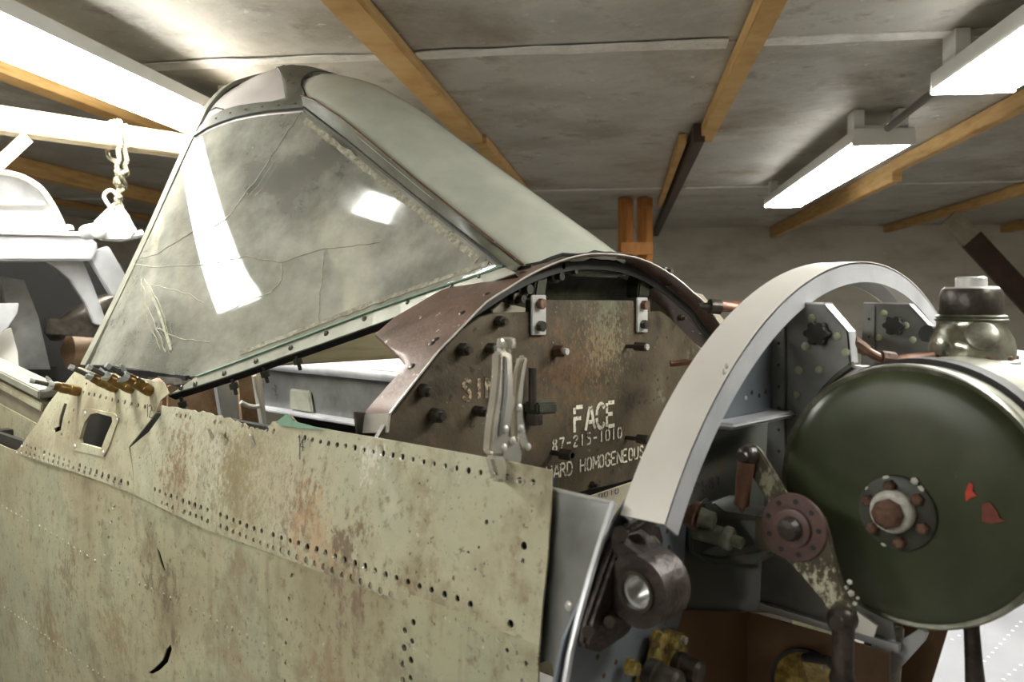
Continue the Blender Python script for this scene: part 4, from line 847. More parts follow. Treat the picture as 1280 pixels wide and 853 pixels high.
# yellow glue stain in the corner crack and sealant along the rails
def ribbon(pts, off, w0, seed):
    g = []
    for i, q in enumerate(pts):
        t = (pts[min(i + 1, len(pts) - 1)] - pts[max(i - 1, 0)]).normalized(); s_ = t.cross(GNv)
        a = w0 * (1 + .7 * noise.noise(Vector((i * .37, seed, 0)))); b = w0 * (1 + .7 * noise.noise(Vector((i * .41, seed, 5))))
        g.append([q - s_ * a, q + s_ * b])
    return MB().sheet(g, GNv * .0007)
def dens(px, n=30):
    out = []; L_ = [math.dist(a, b) for a, b in zip(px[:-1], px[1:])]; tot = sum(L_)
    for k in range(n + 1):
        d = tot * k / n; i = 0
        while i < len(L_) - 1 and d > L_[i]: d -= L_[i]; i += 1
        t = min(1, d / L_[i]); out.append((px[i][0] + (px[i + 1][0] - px[i][0]) * t, px[i][1] + (px[i + 1][1] - px[i][1]) * t))
    return out
part(gs, 'sealant_bead', ribbon([og(a, b - 7, .0004) for a, b in dens([(300, 449), (400, 411), (480, 381), (610, 336)], 70)], 0, .0045, 1), M_GRIME)
part(gs, 'sealant_bead', ribbon([og(a - 3, b + 7, .0004) for a, b in dens([(384, 143), (440, 187), (520, 252), (600, 318)], 60)], 0, .0065, 4), M_GRIME)
part(gs, 'glue_stain', ribbon([og(a, b, .0004) for a, b in dens([(186, 362), (197, 385), (206, 412), (214, 438)], 14)], 0, .003, 8), M_CRACK)

# centre panel: crowned armoured glass
def pc_(y): return interp(y, [-.2, .085, .34, .55, .66, .75, .85, 1.0], [-.118, .068, .228, .364, .424, .455, .476, .49])
HW = .145
def csurf(l, y): return P(l, y, pc_(y) + .07 * (1 - (l / HW) ** 2))
def ybot(l):
    y = .3
    for k in range(60):
        if pc_(y) + .07 * (1 - (l / HW) ** 2) < arch(l) - .12 * y + .004: break
        y -= .008
    return y
def ytop(l): return .655 + .15 * math.sqrt(max(0, 1 - (l / HW) ** 2))
lg_ = np.linspace(-HW * .97, HW * .97, 17)
g = [[csurf(l, ybot(l) + (ytop(l) - ybot(l)) * t) for t in np.linspace(0, 1, 22)] for l in lg_]
cg = part(ws, 'centre_panel', MB().sheet(g, (0, .006, -.008)), G_CENTRE, smooth=60)
ring = [csurf(l, ybot(l)) for l in lg_]
# centre rails: between side pane and centre panel (both sides)
e_out = [og(*p, .003) for p in dens([(379, 136), (440, 182), (520, 247), (630, 336)], 14)]
ys = np.linspace(.70, ybot(-HW) - .005, 15)
e_in = [csurf(-HW, y) + Z * .003 for y in ys]
for mm in (False, True):
    g = [[(mir(a * (1 - t) + b * t) if mm else a * (1 - t) + b * t) + Z * (.004 * math.sin(math.pi * t)) for t in (0, .33, .67, 1)] for a, b in zip(e_out, e_in)]
    rl = part(ws, 'centre_rail', MB().sheet(g, (0.004 * (-1 if mm else 1), .003, -.007)), M_FRAME, smooth=50)
    part(rl, 'seal_strip', MB().tube([(mir(q) if mm else q) + Z * .003 for q in e_out], .0026, 6), M_RUBBER)
    part(rl, 'glass_retainer', MB().tube([(mir(q) if mm else q) + Z * .003 for q in e_in], .002, 6), M_COWL)
# far silhouette seal along centre panel edge
part(cg, 'edge_seal', MB().tube([csurf(HW * .97, y) + Z * .002 for y in np.linspace(ybot(HW), .66, 14)] + [csurf(l, ytop(l)) + Z * .003 for l in lg_[::-1]], .0028, 6), M_RUBBER)
part(cg, 'bottom_seal', MB().tube([csurf(l, ybot(l)) + Z * .002 for l in lg_], .003, 6), M_RUBBER)

# rear arch
ra_px = [(108, 458), (150, 374), (190, 289), (230, 199), (250, 158), (265, 131), (290, 108), (330, 96)]
ra = [at_y(a, b, 1.0) for a, b in ra_px]; topz = max(q.z for q in ra) + .006
half = [q for q in ra if q.x < -.03] + [Vector((0, 1.0, topz))]
full = smooth_pts(half + [mir(q) for q in half[-2::-1]], 5)
def sec_(i):
    q = full[i]; t = (full[min(i + 1, len(full) - 1)] - full[max(i - 1, 0)]).normalized(); o = t.cross(Y).normalized()
    return [q - o * .008 - Y * .012, q + o * .008 - Y * .012, q + o * .008 + Y * .014, q - o * .008 + Y * .014]
part(ws, 'rear_arch', MB().sweep(full, sec_), M_RAIL, smooth=40)
part(ws, 'rear_seal', MB().tube([q - Y * .016 - Vector((0, 0, .004)) for q in full if q.x < 0], .003, 6), M_RUBBER)
# roof patch between rear arch and side panes / centre panel
nR = 15
rs = [q for q in full if q.z - ZC > .375 and q.x <= 1e-4]
def resample(pts, n):
    L_ = [0]
    for a, b in zip(pts[:-1], pts[1:]): L_.append(L_[-1] + (b - a).length)
    out = []
    for k in range(n):
        d = L_[-1] * k / (n - 1); i = 0
        while i < len(L_) - 2 and d > L_[i + 1]: i += 1
        t = (d - L_[i]) / max(1e-9, L_[i + 1] - L_[i]); out.append(pts[i].lerp(pts[i + 1], t))
    return out
Rr = resample(rs, nR)
tipc = [csurf(l, ytop(l) if l > -HW + .001 else .66) + Z * .004 for l in np.linspace(-HW, 0, 8)]
Fr = resample([og(243, 171, .003)] + [og(*p, .003) for p in [(262, 159), (288, 149), (310, 144), (334, 140), (358, 138), (379, 136)]], 8) + tipc[1:]
def roof(i, t):
    a, b = Fr[i], Rr[i]; q = a.lerp(b, t); return q + Vector((-.35, 0, 1)) * (.02 * math.sin(math.pi * t) * min(1, (b - a).length / .2))
wfr = [1, .8, .45, .32, .24, .2, .18, .2, .24, .32, .45, .62, .74, .82, .85]
for mm in (False, True):
    mf = (lambda q: mir(q)) if mm else (lambda q: q)
    part(ws, 'roof_panel', MB().sheet([[mf(roof(i, t)) - Z * .003 for t in np.linspace(0, .97, 8)] for i in range(nR)], (0, 0, -.004)), M_PINK, smooth=60)
    bd = part(ws, 'roof_band', MB().sheet([[mf(roof(i, t * wfr[i])) + Z * .001 for t in np.linspace(-.02, 1, 6)] for i in range(nR)], (0, 0, -.004)), M_FRAME, smooth=60)
    if not mm:
        part(bd, 'seal_strip', MB().tube([roof(i, 0) + Z * .001 for i in range(8)], .0026, 6), M_RUBBER)
        for i, t in [(2, .5), (3, .5), (4, .5), (5, .5), (6, .5), (7, .45), (8, .4), (8, .7), (9, .55), (10, .5), (11, .75)]:
            part(bd, 'rivet', MB().dome(roof(i, t * wfr[i]) + Z * .001, Vector((-.5, 0, .87)), .004, .0015, 8), M_RUST)
        part(bd, 'panel_joint', MB().tube([roof(3, t) + Z * .0 for t in (.35, .6, .95)], .0016, 6), M_RUBBER)
# bottom rail on the near and far sides with slotted screws and hanging nuts
lo_in = dens([(245, 471), (300, 451), (400, 413), (480, 383), (628, 333)], 12); lo_out = dens([(211, 494), (275, 474), (375, 439), (455, 411), (645, 341)], 12)
for mm in (False, True):
    mf = (lambda q: mir(q)) if mm else (lambda q: q)
    g = [[mf(og(*a, .004)), mf(og(*b, .004))] for a, b in zip(lo_in, lo_out)]
    br_ = part(ws, 'bottom_rail', MB().sheet(g, mf(-GNv * .004)), M_RAIL, smooth=0, bevel=.0008)
    fl = [[mf(og(*b, .001)), mf(og(*b, .001) - GNv * .016 - Z * .001)] for b in lo_out]
    part(br_, 'dark_flange', MB().sheet(fl, (0, 0, -.003)), M_RUBBER, smooth=0)
    part(br_, 'edge_gasket', MB().tube([mf(og(*a, .006)) for a in lo_in], .0018, 6), M_GREENPR)
    if mm: continue
    for p in [(226, 485), (243.7, 480.4), (280, 467), (319.7, 451.7), (363, 435), (407.6, 417), (455.4, 398.6), (510, 378), (565, 357), (600, 345)]:
        q = og(*p, .004); s_ = part(br_, 'slotted_screw', MB().dome(q, GNv, .0055, .0018, 12), M_DARKSTEEL)
        part(s_, 'slot', MB().beam(q + GNv * .002 - Vector((.0, .003, .004)), q + GNv * .002 + Vector((.0, .003, .004)), Y * .0007, GNv * .0004), M_RUBBER, smooth=0)
    for p in [(290, 474), (329, 459), (370, 443), (226, 497)]:
        q = og(p[0], p[1], -.006); d = Vector((.25, -.1, -1)).normalized()
        nt_ = part(br_, 'hanging_bolt', MB().cyl(q, q + d * .03, .0035, n=8), M_DARKSTEEL)
        part(nt_, 'nut', MB().cyl(q + d * .008, q + d * .019, .0085, n=6), M_DARKOLIVE, bevel=.0008)
# aft bottom edge
e0, e1 = og(108, 459, 0), og(236, 473, 0)
for mm in (False, True):
    mf = (lambda q: mir(q)) if mm else (lambda q: q)
    part(ws, 'sill_edge', MB().beam(mf(e0), mf(e1), Z * .005, X * .006), M_RUBBER, smooth=0, bevel=.001)
part(ws, 'sill_latch', MB().prism([og(a, b, .002) for a, b in [(196, 470), (240, 474), (236, 480), (218, 482), (206, 479)]], -GNv * .01), M_DARKSTEEL, bevel=.001)

# ================================================================== THE NOSE FRAME (parts of the fuselage)
YF, YA = -.402, -.353
rg_px = [(812, 672), (820, 655), (843, 610), (870, 560), (905, 482), (930, 442), (960, 405), (1000, 362), (1030, 339), (1060, 326), (1090, 322), (1120, 332), (1150, 360), (1172, 400)]
rgt = np.array([tuple(at_y(a, b, YF)) for a, b in rg_px[1:]])
# best ellipse (upright) through the traced points, then walked at even steps
Am = np.stack([rgt[:, 0] ** 2, rgt[:, 0], rgt[:, 2] - ZC, np.ones(len(rgt))], 1); sol = np.linalg.lstsq(Am, -(rgt[:, 2] - ZC) ** 2, rcond=None)[0]
ecx = -sol[1] / (2 * sol[0]); ech = -sol[2] / 2; ek = ech ** 2 + sol[0] * ecx ** 2 - sol[3]; ea, eb = math.sqrt(abs(ek / sol[0])), math.sqrt(abs(ek))
t0_, t1_ = math.pi - math.asin((-.200 - ech) / eb), math.acos(max(-1, min(1, (.46 - ecx) / ea)))
rgs = [P(ecx + ea * math.cos(t), YF, ech + eb * math.sin(t)) for t in np.linspace(t0_, t1_, 56)]
def rnorm(i):
    t = (rgs[min(i + 1, len(rgs) - 1)] - rgs[max(i - 1, 0)]).normalized(); n = t.cross(Y).normalized(); return n if n.z > 0 or n.x < 0 and rgs[i].x < 0 else -n
def inw(i):
    n = (rgs[min(i + 1, len(rgs) - 1)] - rgs[max(i - 1, 0)]).normalized().cross(Y).normalized()
    c = Vector((0.02, YF, ZC - .55)); return n if n.dot(c - rgs[i]) > 0 else -n
dy = Vector((0, YA - YF, 0))
ringp = part(fus, 'nose_ring', MB().sheet([[rgs[i], rgs[i] + dy * .5 , rgs[i] + dy] for i in range(len(rgs))], lambda i, j: inw(i) * .003), M_ALU2, smooth=45, label='bare aluminium arched nose ring')
part(ringp, 'front_flange', MB().sheet([[rgs[i] + inw(i) * .001, rgs[i] + inw(i) * .028] for i in range(len(rgs))], (0, .003, 0)), M_ALU, smooth=45)
part(ringp, 'rear_flange', MB().sheet([[rgs[i] + dy + inw(i) * .001, rgs[i] + dy + inw(i) * .028] for i in range(len(rgs))], (0, -.003, 0)), M_ALU, smooth=45)
for p in [(908, 458), (905, 465)]: part(ringp, 'bright_rivet', MB().dome(at_y(*p, YF), -Y, .0035, .002, 8), M_STEEL)
# bent grey former sheet just aft of the ring foot
gsq = [[at_y(a, b, YA - .001), at_y(c, d, -.27)] for (a, b), (c, d) in [((767, 629), (640, 604)), ((752, 675), (628, 650)), ((738, 720), (618, 700)), ((724, 770), (606, 760)), ((712, 820), (596, 820)), ((702, 880), (590, 880))]]
gsq = [[r_[0], Vector((skin_x(r_[0].z - ZC) + .008, -.300, r_[0].z + .004)), Vector((skin_x(r_[0].z - ZC) + .008, -.2, r_[0].z + .008))] for r_ in gsq]
gf = part(fus, 'bent_former_sheet', MB().sheet(gsq, (.003, 0, 0)), M_GREYPL, smooth=45)
part(gf, 'bright_bend', MB().tube([r_[0] for r_ in gsq], .0035, 8), M_ALU)
part(gf, 'top_edge', MB().tube([gsq[0][0], gsq[0][1], gsq[0][2]], .002, 6), M_STEEL)
part(gf, 'screw', MB().dome(at_y(677 + 24, 772, YA).lerp(gsq[3][1], .0) if False else gsq[3][0].lerp(gsq[3][1], .35) - X * .001, -X, .005, .003, 10), M_STEEL)
# webs
def wpan(name, px, y, m, th=.003): return part(fus, name, MB().prism([at_y(a, b, y) for a, b in px], (0, th, 0)), m, smooth=0)
wpan('upper_web', [(888, 528), (905, 492), (935, 445), (965, 410), (1005, 372), (1008, 400), (978, 508)], -.362, M_BLUEGREY)
up = [(930, 461), (941, 452), (940, 491), (949, 495), (957, 490), (932, 498)]
for k, p in enumerate(up): part(fus, 'web_rivet', MB().dome(at_y(*p, -.362), -Y, .003, .0015, 8), M_STEEL if k == 5 else M_DARKSTEEL)
part(fus, 'web_shelf', MB().prism([at_y(886, 527, -.362), at_y(975, 510, -.362), at_y(975, 517, -.362), at_y(884, 535, -.362)], (0, -.03, 0)), M_ALU, smooth=0, bevel=.003)
wpan('inner_web', [(842, 580), (884, 530), (985, 505), (985, 775), (842, 768)], -.335, M_DARKWEB)
wpan('outer_web', [(765, 655), (800, 600), (850, 585), (858, 650), (852, 770), (820, 870), (690, 870), (705, 800), (735, 730)], -.349, M_BLUEGREY)
wpan('lower_web', [(836, 762), (990, 768), (990, 900), (820, 900)], -.338, M_BROWNWEB)
for p in [(834, 664), (836, 685), (838, 705), (834, 645)]: part(fus, 'web_rivet', MB().dome(at_y(*p, -.349), -Y, .003, .0012, 8), M_DARKSTEEL)
for p in [(783, 843), (770, 828), (747, 822), (755, 845), (800, 835)]: part(fus, 'web_rivet', MB().dome(at_y(*p, -.349), -Y, .0028, .0012, 8), M_RUST)
a, b_ = at_y(868, 617, -.336), at_y(904, 609, -.336); b_.z = a.z
part(fus, 'ink_stamp', lettering('P58T', a, b_, .011, .0022, ny, 0), M_BLACKINK, smooth=0)
# part of the floor plate seen between plate foot and ring
part(fus, 'stamped_plate', MB().prism([at_y(735, 622, -.05), at_y(800, 600, -.05), at_y(800, 660, -.05), at_y(720, 660, -.05)], (0, .004, 0)), M_TAN, smooth=0)
a, b_ = at_y(748, 624, -.052), at_y(775, 616, -.052); b_.z = a.z
part(fus, 'ink_stamp', lettering('0010', a, b_, .008, .0015, ny, 0), M_BLACKINK, smooth=0)

# -- longitudinal bearer plates with cut-outs for the tank
TY, TH_, TR = -.541, -.190, .131
def bearer_poly(x):
    pts = [(-.362, .003), (-.426, .001), (-.453, -.030), (-.456, -.066)]
    r = TR + .016
    a0 = math.atan2(-.066 - TH_, -.456 - TY); a1 = math.atan2(-.312 - TH_, -.456 - TY)
    for k in range(15):
        t = a0 + (a1 - a0) * k / 14; pts.append((TY + r * math.cos(t), TH_ + r * math.sin(t)))
    pts += [(-.50, -.335), (-.505, -.372), (-.345, -.366)]
    return [P(x, y, h) for y, h in pts]
for xb, lab in ((-.17, 0), (.13, 1)):
    bp = part(fus, 'bearer_plate', MB().prism(bearer_poly(xb), (.003, 0, 0)), M_GREYPL, smooth=0)
    pl = bearer_poly(xb)
    part(bp, 'edge_flange', MB().sheet([[pl[1], pl[1] + X * .022], [pl[2], pl[2] + X * .022], [pl[3], pl[3] + X * .022]], (0, .002, 0)), M_ALU, smooth=0)
    part(bp, 'top_flange', MB().prism([pl[0], pl[1], pl[1] + X * .022, pl[0] + X * .022], (0, 0, .002)), M_ALU, smooth=0)
    an = MB().prism([P(xb - .002, -.362, -.0), P(xb - .002, -.379, .0), P(xb - .002, -.379, -.2), P(xb - .002, -.362, -.2)], (-.002, 0, 0))
    part(bp, 'corner_angle', an, M_GREYPL, smooth=0, bevel=.0008)
    part(bp, 'cutout_lip', MB().tube([q - X * .002 for q in pl[3:19]], .004, 8), M_DARKWEB)
    rl_ = [(1015, 398), (1046, 421), (1057, 441), (998, 463), (1024, 463), (995, 494), (979, 520), (1007, 433), (973, 560)] if lab == 0 else [(1105, 392), (1132, 407), (1098, 422), (1141, 425), (1091, 450)]
    s0_ = None
    for p in rl_:
        q = at_x(*p, xb - .0005)
        if s0_ is None: s0_ = part(bp, 'rivet', MB().dome(world_origin(fus), -X, .0052, .002, 12), M_RIVET); s0_.location = q - world_origin(fus)
        else: share(bp, 'rivet', s0_, q - world_origin(fus))
    q = at_x(*((1024, 417) if lab == 0 else (1119, 407)), xb)
    kb = MB()
    kb.lathe(q, -X, [(0, .011), (.006, .0125), (.012, .011), (.013, .004)], 16)
    for k in range(6):
        t = k * math.pi / 3; kb.lathe(q + (Y * math.cos(t) + Z * math.sin(t)) * .0105, -X, [(0, .0045), (.012, .004)], 8)
    part(bp, 'star_knob', kb, M_HOLEDARK)
    for k in range(7): 
        z_ = -.02 - k * .026; part(bp, 'small_rivet', MB().dome(P(xb - .004, -.371, z_), -X, .0022, .0012, 8), M_DARKSTEEL)
lowx = -.19
part(fus, 'lower_side_sheet', MB().prism([P(lowx, -.338, -.374), P(lowx, -.505, -.376), P(lowx, -.5, -.62), P(lowx, -.338, -.62)], (.003, 0, 0)), M_BROWNWEB, smooth=0)
part(fus, 'lower_edge_strip', MB().beam(P(-.174, -.345, -.368), P(-.174, -.51, -.374), X * .004, Z * .004), M_ALU, smooth=0)
part(fus, 'end_tab', MB().prism([at_x(a, b, -.2) for a, b in [(1064, 760), (1096, 783), (1092, 797), (1066, 790)]], (.004, 0, 0)), M_ALU2, smooth=0)
# lower lattice: corroded strap, diagonal bright strip, round hatch
part(fus, 'corroded_post', MB().prism([at_x(a, b, -.15) for a, b in [(1090, 782), (1128, 786), (1122, 870), (1085, 870)]], (.01, 0, 0)), M_WHITECORR, smooth=0, bevel=.002)
part(fus, 'diagonal_strip', MB().prism([at_x(a, b, -.16) for a, b in [(1150, 786), (1160, 791), (1156, 802), (1098, 866), (1086, 860), (1128, 800)]], (.006, 0, 0)), M_ALU, smooth=0, bevel=.001)
part(fus, 'dark_gap_sheet', MB().prism([at_x(a, b, -.10) for a, b in [(1080, 760), (1190, 770), (1150, 900), (1080, 900)]], (.004, 0, 0)), M_BROWNWEB, smooth=0)
hq = at_x(1012, 860, lowx - .001)
ht_ = part(fus, 'round_hatch', MB().lathe(hq, -X, [(0, .042), (.004, .042), (.006, .038)], 32), M_OIL)
part(ht_, 'hatch_rim', MB().annulus(hq, -X, .041, .045, .006, 32), M_RUBBER)
part(ht_, 'hatch_stub', MB().cyl(at_x(1006, 822, lowx - .004), at_x(1036, 826, lowx - .03), .005, n=10), M_RUBBER)

# -- engine mount lug on the outer web
lugp = [(716, 806), (722, 775), (738, 728), (752, 690), (768, 660), (792, 645), (812, 652), (817, 672), (812, 700), (800, 735), (788, 765), (770, 792), (738, 812)]
lug = part(fus, 'mount_lug', MB().prism([at_y(a, b, -.352) for a, b in lugp], (0, -.014, 0)), M_BROWNSTEEL, bevel=.004, label='dark forged engine mount lug')
bore = at_x(798, 739, -.50)
by, bh = bore.y, bore.z - ZC
arm = []
o1 = [at_x(a, b, -.50) for a, b in [(755, 700), (775, 690), (805, 695), (838, 707), (840, 770), (815, 772), (785, 764), (758, 752)]]
o1 = [Vector((q.x, min(q.y, -.355), q.z)) for q in o1]
Rb = .0325
armp = [P(-.50, -.36, bh + .046), P(-.50, by, bh + Rb), P(-.50, by, bh - Rb), P(-.50, -.36, bh - .03)]
ab = MB().prism(armp, (.04, 0, 0)); ab.lathe(P(-.502, by, bh), X, [(0, Rb - .004), (.004, Rb), (.04, Rb), (.044, Rb - .004)], 32)
ab = cut(cut(MB().prism(armp, (.04, 0, 0)), MB().cyl(P(-.53, by, bh), P(-.43, by, bh), Rb - .002, n=32)), MB().cyl(P(-.6, by + 1, bh), P(-.59, by + 1, bh), .001))
ab.annulus(P(-.504, by, bh), X, .0155, Rb, .040, 36)
part(lug, 'lug_eye', ab, M_BROWNSTEEL, smooth=40)
part(lug, 'steel_bush', MB().annulus(P(-.500, by, bh), X, .0125, .0155, .04, 32), M_STEEL)
part(lug, 'bush_lip', MB().annulus(P(-.506, by, bh), X, .0155, .019, .003, 32), M_DARKSTEEL)
for p, r in [((795, 680), .010), ((815, 680), .008), ((735, 790), .006), ((762, 778), .006), ((775, 668), .008)]:
    part(lug, 'lug_bolt', MB().cyl(at_y(*p, -.366), at_y(*p, -.376), r, n=6), M_DARKSTEEL if p[0] != 815 else M_RIVET, bevel=.0008)
# paint patches uncovered beside the lug
part(fus, 'bare_patch', MB().prism([at_y(a, b, -.3355) for a, b in [(854, 728), (858, 730), (858, 760), (850, 769), (842, 768), (846, 752)]], (0, -.0006, 0)), M_TAN, smooth=0)
part(fus, 'bare_patch', MB().prism([at_y(a, b, -.3495) for a, b in [(822, 774), (836, 766), (838, 772), (826, 780)]], (0, -.0006, 0)), M_TAN, smooth=0)
# oily fittings below
ob = part(fus, 'oily_plate', MB().prism([at_y(a, b, -.352) for a, b in [(812, 800), (830, 786), (852, 790), (856, 812), (856, 875), (786, 875), (792, 850), (806, 828)]], (0, -.006, 0)), M_OIL, bevel=.002)
for p, r, l, m in [((845, 833), .013, .03, M_DARKSTEEL), ((812, 846), .015, .035, M_DARKSTEEL), ((785, 833), .007, .012, M_OIL), ((818, 798), .008, .012, M_OIL), ((852, 800), .004, .006, M_WHITECORR), ((852, 830), .004, .006, M_WHITECORR), ((832, 870), .012, .03, M_DARKSTEEL), ((838, 806), .005, .008, M_OIL)]:
    q = at_y(*p, -.357); part(ob, 'pipe_union' if r > .01 else 'oily_bolt', MB().lathe(q, -Y, [(0, r * 1.2), (l * .3, r * 1.2), (l * .35, r), (l * .9, r), (l, r * .7)], 6 if r < .01 else 18), m, smooth=30)

# ================================================================== THE TANK
tk = thing('coolant_tank', 'round olive drab tank lying crosswise with hub on its end face', 'tank', P(-.05, TY, TH_ - TR))
TX = -.258
def tl(prof, x0=TX, n=72, dirv=X, cy=TY, chh=TH_): return MB().lathe(P(x0, cy, chh), dirv, prof, n)
part(tk, 'end_face', tl([(-.006, .001), (-.0055, TR * .3), (-.004, TR * .6), (-.001, TR * .85), (.004, TR * .94), (.010, TR * .975)]), M_TANK, smooth=60)
part(tk, 'rolled_rim', tl([(.006, TR * .96), (.004, TR * .985), (.008, TR), (.016, TR * 1.004), (.022, TR * .99), (.026, TR * .97)]), M_TANKRIM, smooth=60)
part(tk, 'body', tl([(.02, TR * .975), (.05, TR * .985), (.25, TR), (.44, TR * .985), (.47, TR * .9), (.48, .01)]), M_TANKWHITE, smooth=60)
stp = part(tk, 'strap', tl([(.05, TR * .98), (.051, TR * 1.03), (.088, TR * 1.03), (.089, TR * .98)]), M_RUBBER, smooth=30, label='black hold-down strap')
part(stp, 'strap_edge', MB().annulus(P(TX + .090, TY, TH_), X, TR * .985, TR * 1.02, .006, 72), M_TANKWHITE)
hq = at_x(1122, 641, TX - .006)
hub = part(tk, 'hub_flange', MB().lathe(hq, -X, [(0, .0375), (.003, .0365), (.005, .033), (.006, .02)], 36), M_DARKWEB, smooth=40)
hc = hq - X * .006 + Y * .001 + Z * .003
part(hub, 'hub_boss', MB().lathe(hc, -X, [(0, .0205), (.008, .021), (.014, .019), (.016, .017)], 26), M_WHITECORR)
part(hub, 'centre_nut', MB().lathe(hc - X * .014, -X, [(0, .0145), (.010, .0145), (.013, .011), (.014, .004)], 8), M_RUST, smooth=20)
for k in range(6):
    t = math.radians(20 + 60 * k); q = hq - X * .005 + (Y * math.cos(t) + Z * math.sin(t)) * .0275
    part(hub, 'hub_bolt', MB().lathe(q, -X, [(0, .006), (.007, .006), (.009, .004)], 6), M_RUST, smooth=20)
for p, r in [((1108, 600), .006), ((1143, 602), .005), ((1150, 612), .005), ((1085, 612), .004), ((1162, 650), .005), ((1082, 650), .003), ((1105, 680), .004)]:
    q = at_x(*p, TX - .0095); part(hub, 'corrosion_patch', MB().dome(q, -X, r * .8, .0008, 6), M_WHITECORR)
# red paint marks on the face
def face_poly(px): return [at_x(a, b, TX - .0045) - X * .0012 for a, b in px]
part(tk, 'red_paint_mark', MB().prism(face_poly([(1207, 616), (1212, 603), (1217, 606), (1216, 614), (1222, 620), (1214, 622), (1208, 627)]), (-.0006, 0, 0)), M_REDPAINT, smooth=0)
part(tk, 'red_paint_mark', MB().prism(face_poly([(1228, 630), (1238, 628), (1246, 638), (1250, 648), (1258, 651), (1240, 655), (1228, 652)]), (-.0006, 0, 0)), M_REDWORN, smooth=0)
part(tk, 'drain_pipe', MB().tube([P(TX + .04, TY - .05, TH_ - TR * .9), P(TX + .042, TY - .052, TH_ - TR - .03), P(TX + .045, TY - .055, TH_ - TR - .09), P(TX + .05, TY - .06, TH_ - TR - .2)], [.007, .008, .011, .008], 12), M_BROWNSTEEL)
# filler neck on top
fq = at_x(1214, 446, -.01); fx, fyy = fq.x, fq.y; base = fq.z
fn = thing('filler_neck', 'tarnished metal filler neck with dark screw cap on the tank', 'filler cap', Vector((fx, fyy, base)))
part(fn, 'base_flange', MB().lathe((fx, fyy, base - .012), Z, [(0, .052), (.008, .052), (.010, .049)], 36), M_STEEL)
part(fn, 'bowl', MB().lathe((fx, fyy, base - .002), Z, [(0, .047), (.012, .048), (.024, .046), (.034, .041), (.040, .038), (.046, .038)], 36), mat('tarnished_silver_bowl', [(0.16, 0.16, 0.11), (0.42, 0.42, 0.34), (0.6, 0.6, 0.52)], rough=.22, metal=.8, scale=25, rvar=.1))
part(fn, 'thread_ring', MB().lathe((fx, fyy, base + .043), Z, [(0, .039), (.002, .0405), (.004, .038), (.006, .0395), (.008, .036)], 36), M_TANKRIM)
cp = part(fn, 'screw_cap', MB().lathe((fx, fyy, base + .051), Z, [(0, .0345), (.003, .0355), (.026, .0345), (.031, .032), (.033, .026)], 36), M_DARKSTEEL, label='dark screw cap')
part(cp, 'cap_top', MB().lathe((fx, fyy, base + .0825), Z, [(0, .031), (.002, .029)], 32), M_STEEL)
part(cp, 'cap_boss', MB().lathe((fx, fyy, base + .084), Z, [(0, .0175), (.011, .0175), (.013, .0155)], 20), M_STEEL)
part(fn, 'cast_badge', MB().lathe(Vector((fx, fyy, base + .026)) + Vector((-.037, -.02, 0)), Vector((-.85, -.4, .45)), [(0, .018), (.004, .018), (.006, .015)], 20), M_TANKRIM)
for k in range(10):
    t = k * .628; part(fn, 'flange_bolt', MB().lathe((fx + .0455 * math.cos(t), fyy + .0455 * math.sin(t), base - .003), Z, [(0, .0045), (.005, .0045), (.006, .003)], 6), M_RUST, smooth=20)
# hose clamp and tube seen above the tank
tb = thing('copper_pipe', 'brown copper pipe with union leading over the tank', 'pipe', at_x(1075, 432, -.1))
part(tb, 'pipe', MB().tube(smooth_pts([at_x(1058, 424, -.155), at_x(1080, 437, -.13), at_x(1105, 449, -.11), at_x(1135, 448, -.09), at_x(1165, 444, -.06)]), .0052, 10), M_COPPER)
part(tb, 'union', MB().cyl(at_x(1064, 427, -.148), at_x(1082, 438, -.13), .009, .0075, n=8), M_RUST)
part(tb, 'union', MB().cyl(at_x(1102, 448, -.112), at_x(1118, 450, -.102), .009, n=8), M_RUST)
part(tb, 'clamp_block', MB().box(at_x(1078, 464, -.16), (.02, .018, .012)), M_ALU, smooth=0, bevel=.001)
part(tb, 'hose_stub', MB().cyl(at_x(1158, 417, -.02), at_x(1170, 420, .0), .011, n=10), M_RUBBER)

# ================================================================== THE BELLCRANK
CX = -.325
M_LEVER = mat('flaking_lever_paint', [(0.05, 0.043, 0.027), (0.11, 0.095, 0.058)], rough=0.45, metal=0.15, scale=22, spots=[((0.09, 0.05, 0.028), 25, 0.58, 0.08), ((0.4, 0.38, 0.26), 90, 0.66, 0.03)],
              patches=[(tuple(at_x(1020, 738, CX)), .05, (0.55, 0.53, 0.38), .9, 95), (tuple(at_x(962, 602, CX)), .03, (0.42, 0.4, 0.28), .7, 90)])
ck_ = thing('bellcrank_lever', 'chipped olive bellcrank lever with red hub before the tank', 'lever', at_x(990, 655, CX))
cp_ = [(925, 566), (930, 559), (938, 556), (946, 559), (952, 567), (985, 622), (1000, 627), (1018, 636), (1030, 650), (1037, 672), (1044, 702), (1056, 742), (1068, 764), (1070, 778), (1062, 788), (1046, 788), (1036, 776), (1030, 754), (1005, 724), (982, 700), (962, 690), (952, 672), (952, 650), (962, 634), (940, 596), (927, 580)]
part(ck_, 'arm_plate', MB().prism([at_x(a, b, CX) for a, b in cp_], (.007, 0, 0)), M_LEVER, bevel=.0015)
hbq = at_x(993, 659, CX)
hd = part(ck_, 'hub_disc', MB().lathe(hbq, -X, [(0, .034), (.004, .033), (.0045, .02), (.008, .019), (.009, .016)], 32), M_REDHUB, smooth=30)
part(hd, 'hub_bolt', MB().lathe(hbq - X * .008, -X, [(0, .0125), (.005, .012), (.011, .0095), (.012, .006)], 14), M_BROWNSTEEL, smooth=20)
